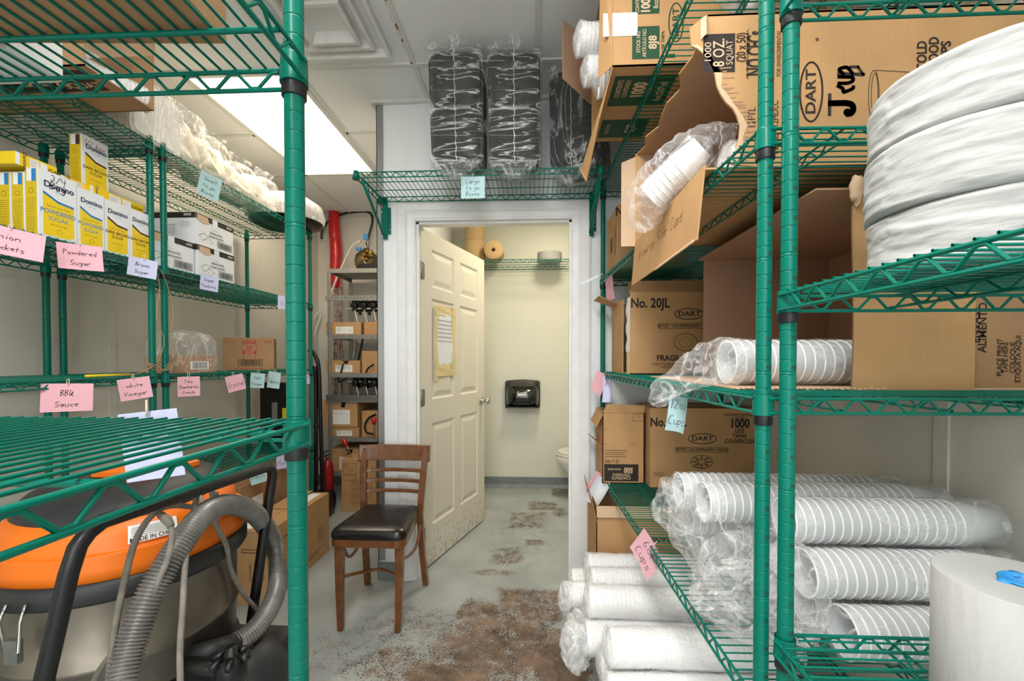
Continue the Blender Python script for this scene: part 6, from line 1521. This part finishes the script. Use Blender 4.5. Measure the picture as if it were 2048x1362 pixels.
# ---- big open carton on shelf 2
def bigopen():
    z = zr(2); Xa, Xb, Ya, Yb, h = .625, 1.07, .955, 1.61, .43
    t = thing('cup_carton', 'large open carton laid on its side with a cup sleeve inside', 'carton', ((Xa+Xb)/2, (Ya+Yb)/2, z)); th = .004
    a = MB(); a.box(Xa, Xb, Yb-th, Yb, z, z+h, cardin); a.box(Xb-th, Xb, Ya, Yb, z, z+h, cardin); a.box(Xa-.02, Xb, Ya, Yb, z+h-th, z+h, cardin); a.box(Xa-.19, Xb, Ya-.01, Yb, z, z+th, cardlt)
    a.box(Xa+.07, Xb, Ya, Ya+th, z, z+h, card2)
    def W(px, py): q = at_y(px, py, Ya-.001); return (q.x, q.z)
    F = Face(a, (0, Ya, 0), (1, 0, 0), (0, 0, 1), .001)
    for s, px, py, sz_ in (('ENVASE', 1953, 650, .024), ('ALIMENTO', 1966, 655, .024), ('PLACE PRINT', 2000, 715, .015), ('TAPE HERE', 2011, 715, .015), ('COLOQUE', 2026, 715, .015), ('ETIQUETA AQUI', 2037, 718, .015)): x, zz = W(px, py); F.text(s, x, zz, sz_, ink, rot=90, cond=.9)
    a.build('carton_body', t, True, bevel=.001)
    b = MB(); xa, xb = W(1698, 600)[0], W(1941, 600)[0]; ztop = z+h+.0
    def fn(u, v):
        xx = xa+(xb-xa)*u; zz = z-.012+(ztop-z+.012)*v; return V((xx-.004*(v > .95)*(u < .2), Ya-.012-.004*sin(5*v)*(1-u)-.006*(v > .93), zz))
    g0 = len(b.v); b.grid(fn, 14, 30, card); b.grid(lambda u, v: fn(u, v)+V((0, .004, 0)), 14, 30, cardin); b.build('flap', t, True)['label'] = 'broad front flap with a crumpled corner'
    b = MB(); rng = random.Random(8); cpt = V((xa, Ya-.014, ztop))
    crumple_blob('torn_corner', t, cpt+V((.004, 0, -.01)), (.012, .008, .03), cardlt, .01, 60, 4, 24, 16, 2)
    b = MB()
    for k in range(26): x = Xa-.19+k*.012; b.tube([V((x, Ya-.01, z+.003)), V((x+.005, Ya-.014, z+.001*(k % 3))), V((x+.0125, Ya-.010, z+.003))], .0018, cardlt, 5)
    b.build('torn_edge', t, True)
    return t
bigopen()
z2r = zr(2)+.006
cup_sleeve('long sleeve of translucent cups lying in the big open carton', (.452, 1.03, z2r+.052), (1, .02, 0), 22, .0215, .050, .036, .09, cupc, foamc, 'cup sleeves', bag=film, seed=31, tail=0)
t = thing('bag_tail', 'crumpled clear bag end trailing from the cup sleeve over the shelf rim', 'bag', (.40, 1.1, z2r))
a = MB(); P = [V((.455, 1.03, z2r+.055)), V((.40, 1.04, z2r+.06)), V((.345, 1.08, z2r+.040)), V((.315, 1.09, z2r+.012)), V((.28, 1.10, z2r-.03)), V((.262, 1.10, z2r-.07))]
P = [pt(1470, 728, 1.0), pt(1430, 725, 1.0), pt(1395, 738, 1.02), pt(1355, 762, 1.03), pt(1325, 782, 1.03), pt(1312, 808, 1.02)]
sheet_tube(lerp_path(P, 7), crv([.050, .050, .040, .026, .022, .012], 7), 44, .010, 16, a, film, seed=6, close=False); a.build('plastic_film', t, True)
# ---- translucent cup sleeves on shelf 3
z3r = zr(3)+.053; G3 = 'translucent cup sleeves piled on the third shelf'
rows = [(.63, .90, z3r, 'lowest sleeve nearest the grooved posts'), (.62, 1.01, z3r, 'lowest row, second sleeve inward'), (.60, 1.12, z3r, 'lowest row, third sleeve inward'), (.56, 1.23, z3r, 'lowest row, fourth sleeve inward'), (.50, 1.34, z3r, 'lowest row, fifth sleeve inward'),
        (.585, .955, z3r+.094, 'second row, sleeve beside the grey paper roll'), (.58, 1.065, z3r+.094, 'second row, sleeve under the two top ones'), (.54, 1.175, z3r+.094, 'second row, third sleeve inward'), (.455, 1.285, z3r+.094, 'second row, far sleeve poking toward the aisle'),
        (.575, 1.01, z3r+.188, 'topmost sleeve, the longest in front'), (.44, 1.13, z3r+.188, 'topmost row, sleeve with wide open mouth'), (.415, 1.24, z3r+.182, 'topmost row, the far sleeve')]
for i, (x, y, z, lb) in enumerate(rows):
    L_ = 1.055-x-.12; n = int(L_/.0195)
    cup_sleeve('translucent cups in film, '+lb, (x, y, z), (1, .0, 0), n+1, .0195, .049, .035, .11, cupc, foamc, G3, bag=film, seed=40+i, seg=32)
t = thing('bag_end', 'big tangle of crumpled clear film spilling off the cup sleeves toward the aisle', 'bag', (.5, 1.05, z3r))
for (c_, r_, sd) in (((.50, 1.02, z3r+.06), (.085, .10, .07), 1), ((.45, 1.14, z3r+.10), (.07, .10, .08), 2), ((.545, .93, z3r+.07), (.06, .075, .09), 3), ((.40, 1.24, z3r+.14), (.05, .07, .06), 4), ((.50, 1.0, z3r-.0), (.10, .12, .035), 5)):
    crumple_blob('film_fold', t, c_, r_, film, .028, 11, 50+sd, 84, 50, 2.0)
# ---- bottom shelf: lid carton and foam cup sleeves
zb = RZ['b']+SH
c = Carton(.300, .86, 2.02, 2.345, zb, zb+.375, card, open_=('top',)); F = c.face('front'); w, h = c.w, c.h
F.text('COUVERCLES', w*.17, h*.25, .026, ink, rot=180, cond=.85, bold=.03); F.text('TAPAS', w*.17, h*.18, .026, ink, rot=180, cond=.85, bold=.03); F.frame(w*.32, w*.95, h*.20, h*.30, .002, ink); F.text('TRANSLUCIDE / VENTILÉ', w*.5, h*.25, .026, ink, rot=180, cond=.75, bold=.02); F.text('FRAGILE · FRAGIL', w*.68, h*.6, .034, ink, rot=180, bold=.03)
F.ellipse(w*.6, h*.43, .05, .03, .0015, ink)
c.flap([(w/2, -c.d/2, h), (-w/2, -c.d/2, h), (-w/2, -c.d/2-.01, h-.05), (w/2, -c.d/2-.01, h-.05)], cardlt); c.flap([(-w/2, -c.d/2+.0, h*.80), (-w/2, c.d/2, h*.88), (-w/2-.02, c.d/2, h+.06), (-w/2-.025, -c.d/2, h+.03)], card2)
c.done('lid_carton', 'brown lid carton printed COUVERCLES upside down, lowest by the door frame', 'carton')
G4 = 'white foam cup sleeves on the bottom shelf'
fr = [(.175, 1.93, 0, 'farthest, by the lid carton', .0), (.150, 1.81, 0, 'next to the farthest, sticking out most', .0), (.24, 1.865, .098, 'upper, lying between the two farthest', .0), (.205, 1.67, .0, 'third from the door frame', 0), (.235, 1.735, .1, 'upper, above the third', 0), (.19, 1.54, .0, 'fourth, with torn film end', 0), (.21, 1.60, .10, 'upper, above the fourth', 0), (.23, 1.41, 0, 'fifth, below the pink tag', 0), (.225, 1.28, 0, 'sixth toward the camera', 0), (.24, 1.345, .1, 'upper, between fifth and sixth', 0), (.27, 1.15, 0, 'seventh, cut by the picture edge', 0), (.3, 1.02, 0, 'closest to the grooved posts', 0)]
for i, (x, y, dz, lb, an) in enumerate(fr):
    cup_sleeve('white foam cup sleeve, '+lb, (x, y, zb+.062+dz), (1, .03*sin(i*1.7), 0), 32, .0155, .056, .042, .10, foam, foam, G4, bag=filmw, seed=70+i, seg=28)
for k, (x, y, z, r_) in enumerate(((.145, 1.80, zb+.05, (.03, .05, .05)), (.155, 1.53, zb+.04, (.045, .06, .07)), (.18, 1.66, zb+.02, (.04, .05, .05)))):
    t = thing('bag_end', ['crumpled film end of the sleeve sticking out furthest at the bottom', 'torn crumpled film end low on the fourth bottom sleeve', 'crumpled film end between the bottom foam cup sleeves'][k], 'bag', (x, y, z)); crumple_blob('plastic_film', t, (x, y, z), r_, filmw, .03, 22, 90+k, 50, 34, 2)
# ---- tags on the right rack
random.seed(21)
tag_card(pt(1364, 775, 1.42), .068, .135, bluec, ['12oz', 'Cups'], 'pale blue tag reading 12oz Cups', yaw=-52, roll=4, curl=.8, size=.03)
tag_card(pt(1312, 1085, 1.385), .12, .12, pinkc, ['6oz', 'Cups'], 'pink tag reading 6oz Cups', yaw=-68, roll=38, curl=.3, size=.034)
tag_card(pt(1216, 545, 2.22), .10, .13, pinkc, [], 'pink tag seen edge on by the far post, high up', yaw=-78, tilt=6)
tag_card(pt(1204, 548, 2.2), .012, .11, cartw, [], 'white paper slip sticking out at the far post, high up', yaw=-20, roll=68, group=None)
tag_card(pt(1210, 745, 2.2), .09, .115, pinkc, [], 'pink tag folded at the far post on the middle shelf', yaw=-60, roll=28, curl=.6)
tag_card(pt(1219, 748, 2.18), .055, .13, lavc, [], 'white curled tag hanging on the middle shelf corner', yaw=-50, roll=-4, curl=1)
tag_card(pt(1212, 952, 2.15), .10, .12, pinkc, [], 'pink tag curled at the far post above the lid carton', yaw=-50, roll=35, curl=.8)
tag_card(pt(1216, 955, 2.13), .08, .15, cartw, [], 'white curled tag at the far post above the lid carton', yaw=-40, roll=28, curl=1.6)
# ================================================================ NEAR RIGHT RACK: paper rolls
zm = NRZ[1]+SH+.001; pc = (.606, .612)
labs = ['bottom jumbo white paper roll of the stack of three', 'middle jumbo white paper roll of the stack of three', 'top jumbo white paper roll of the stack of three']
hts = (.080, .088, .084); z = zm
for k in range(3):
    hh = hts[k]; t = thing('jumbo_paper_roll', labs[k], 'paper roll', (pc[0], pc[1], z), group='jumbo paper rolls'); a = MB(); r = .1235; sg = 200; core = .045
    prof = [(core, 0), (r-.006, 0), (r-.001, .004)]+[(r, .004+(hh-.008)*i/30) for i in range(1, 30)]+[(r-.001, hh-.004), (r-.005, hh), (core, hh)]
    a.lathe(prof, paper, sg, (pc[0]+.004*(k == 0)-.003*(k == 1), pc[1]-.002*k, z)); rng = k*3.7
    for v in a.v:
        d = V((v.x-pc[0], v.y-pc[1], 0)); l = d.length
        if l > r*.9:
            an = atan2(d.y, d.x); zz = v.z-z
            f = .0008*sin(zz*150+2.2*sin(an*2+rng))+.0022*fbm(V((an*1.3, zz*34, rng)), 1.6, 5)+.0022*max(0, sin(zz*72+an*.8+rng))**10-.0016*max(0, sin(zz*72+an*.8+rng-.5))**14
            v += d/l*f
            v.z += .0016*sin(an*3+rng)*(1 if .01 < zz < hh-.01 else .3)
    a.build('roll_body', t, True)
    a = MB(); a.lathe([(core, .0), (core-.002, 0), (core-.002, hh), (core, hh), (core, 0)], cardin, 32, (pc[0], pc[1], z)); a.build('core', t, True); z += hh+.0008
zl = NRZ[0]+SH+.001; rc = (.6135, .5640)
t = thing('hardwound_paper_roll', 'grey-white paper towel roll with a blue core standing at the picture corner', 'paper roll', (rc[0], rc[1], zl)); a = MB(); r = .083; hh = .205
a.lathe([(.021, 0), (r-.001, 0), (r, .001), (r, hh-.001), (r-.001, hh)], papers, 90, (rc[0], rc[1], zl)); a.lathe([(r-.001, hh), (.021, hh)], paper, 90, (rc[0], rc[1], zl)); a.build('roll_body', t, True)
a = MB(); a.lathe([(.0, hh-.02), (.015, hh-.02), (.017, hh-.001), (.0215, hh+.0005), (.0225, hh+.002), (.021, hh+.004), (.017, hh+.003), (.0155, hh-.015)], bluep, 40, (rc[0], rc[1], zl))
for k in range(3): an = R_(180+120*k); a.lathe([(0, .003), (.006, .003), (.007, 0)], bluep, 14, (rc[0]+.022*cos(an), rc[1]+.022*sin(an), zl+hh)); 
a.build('blue_core', t, True)
t = thing('plastic_bag_flat', 'clear plastic bag on the top shelf above the jumbo rolls', 'bag', (.78, .45, NRZ[2])); crumple_blob('plastic_bag', t, (.76, .50, NRZ[2]+.07), (.24, .2, .06), filmw, .02, 10, 33, 60, 30, 3)
a = MB(); a.box(.56, .66, .53, .60, NRZ[1]+SH-.0005, NRZ[1]+SH+.0002, paper); o = solo('paper_scrap', a, 'white paper scrap lying under the jumbo rolls', 'paper')
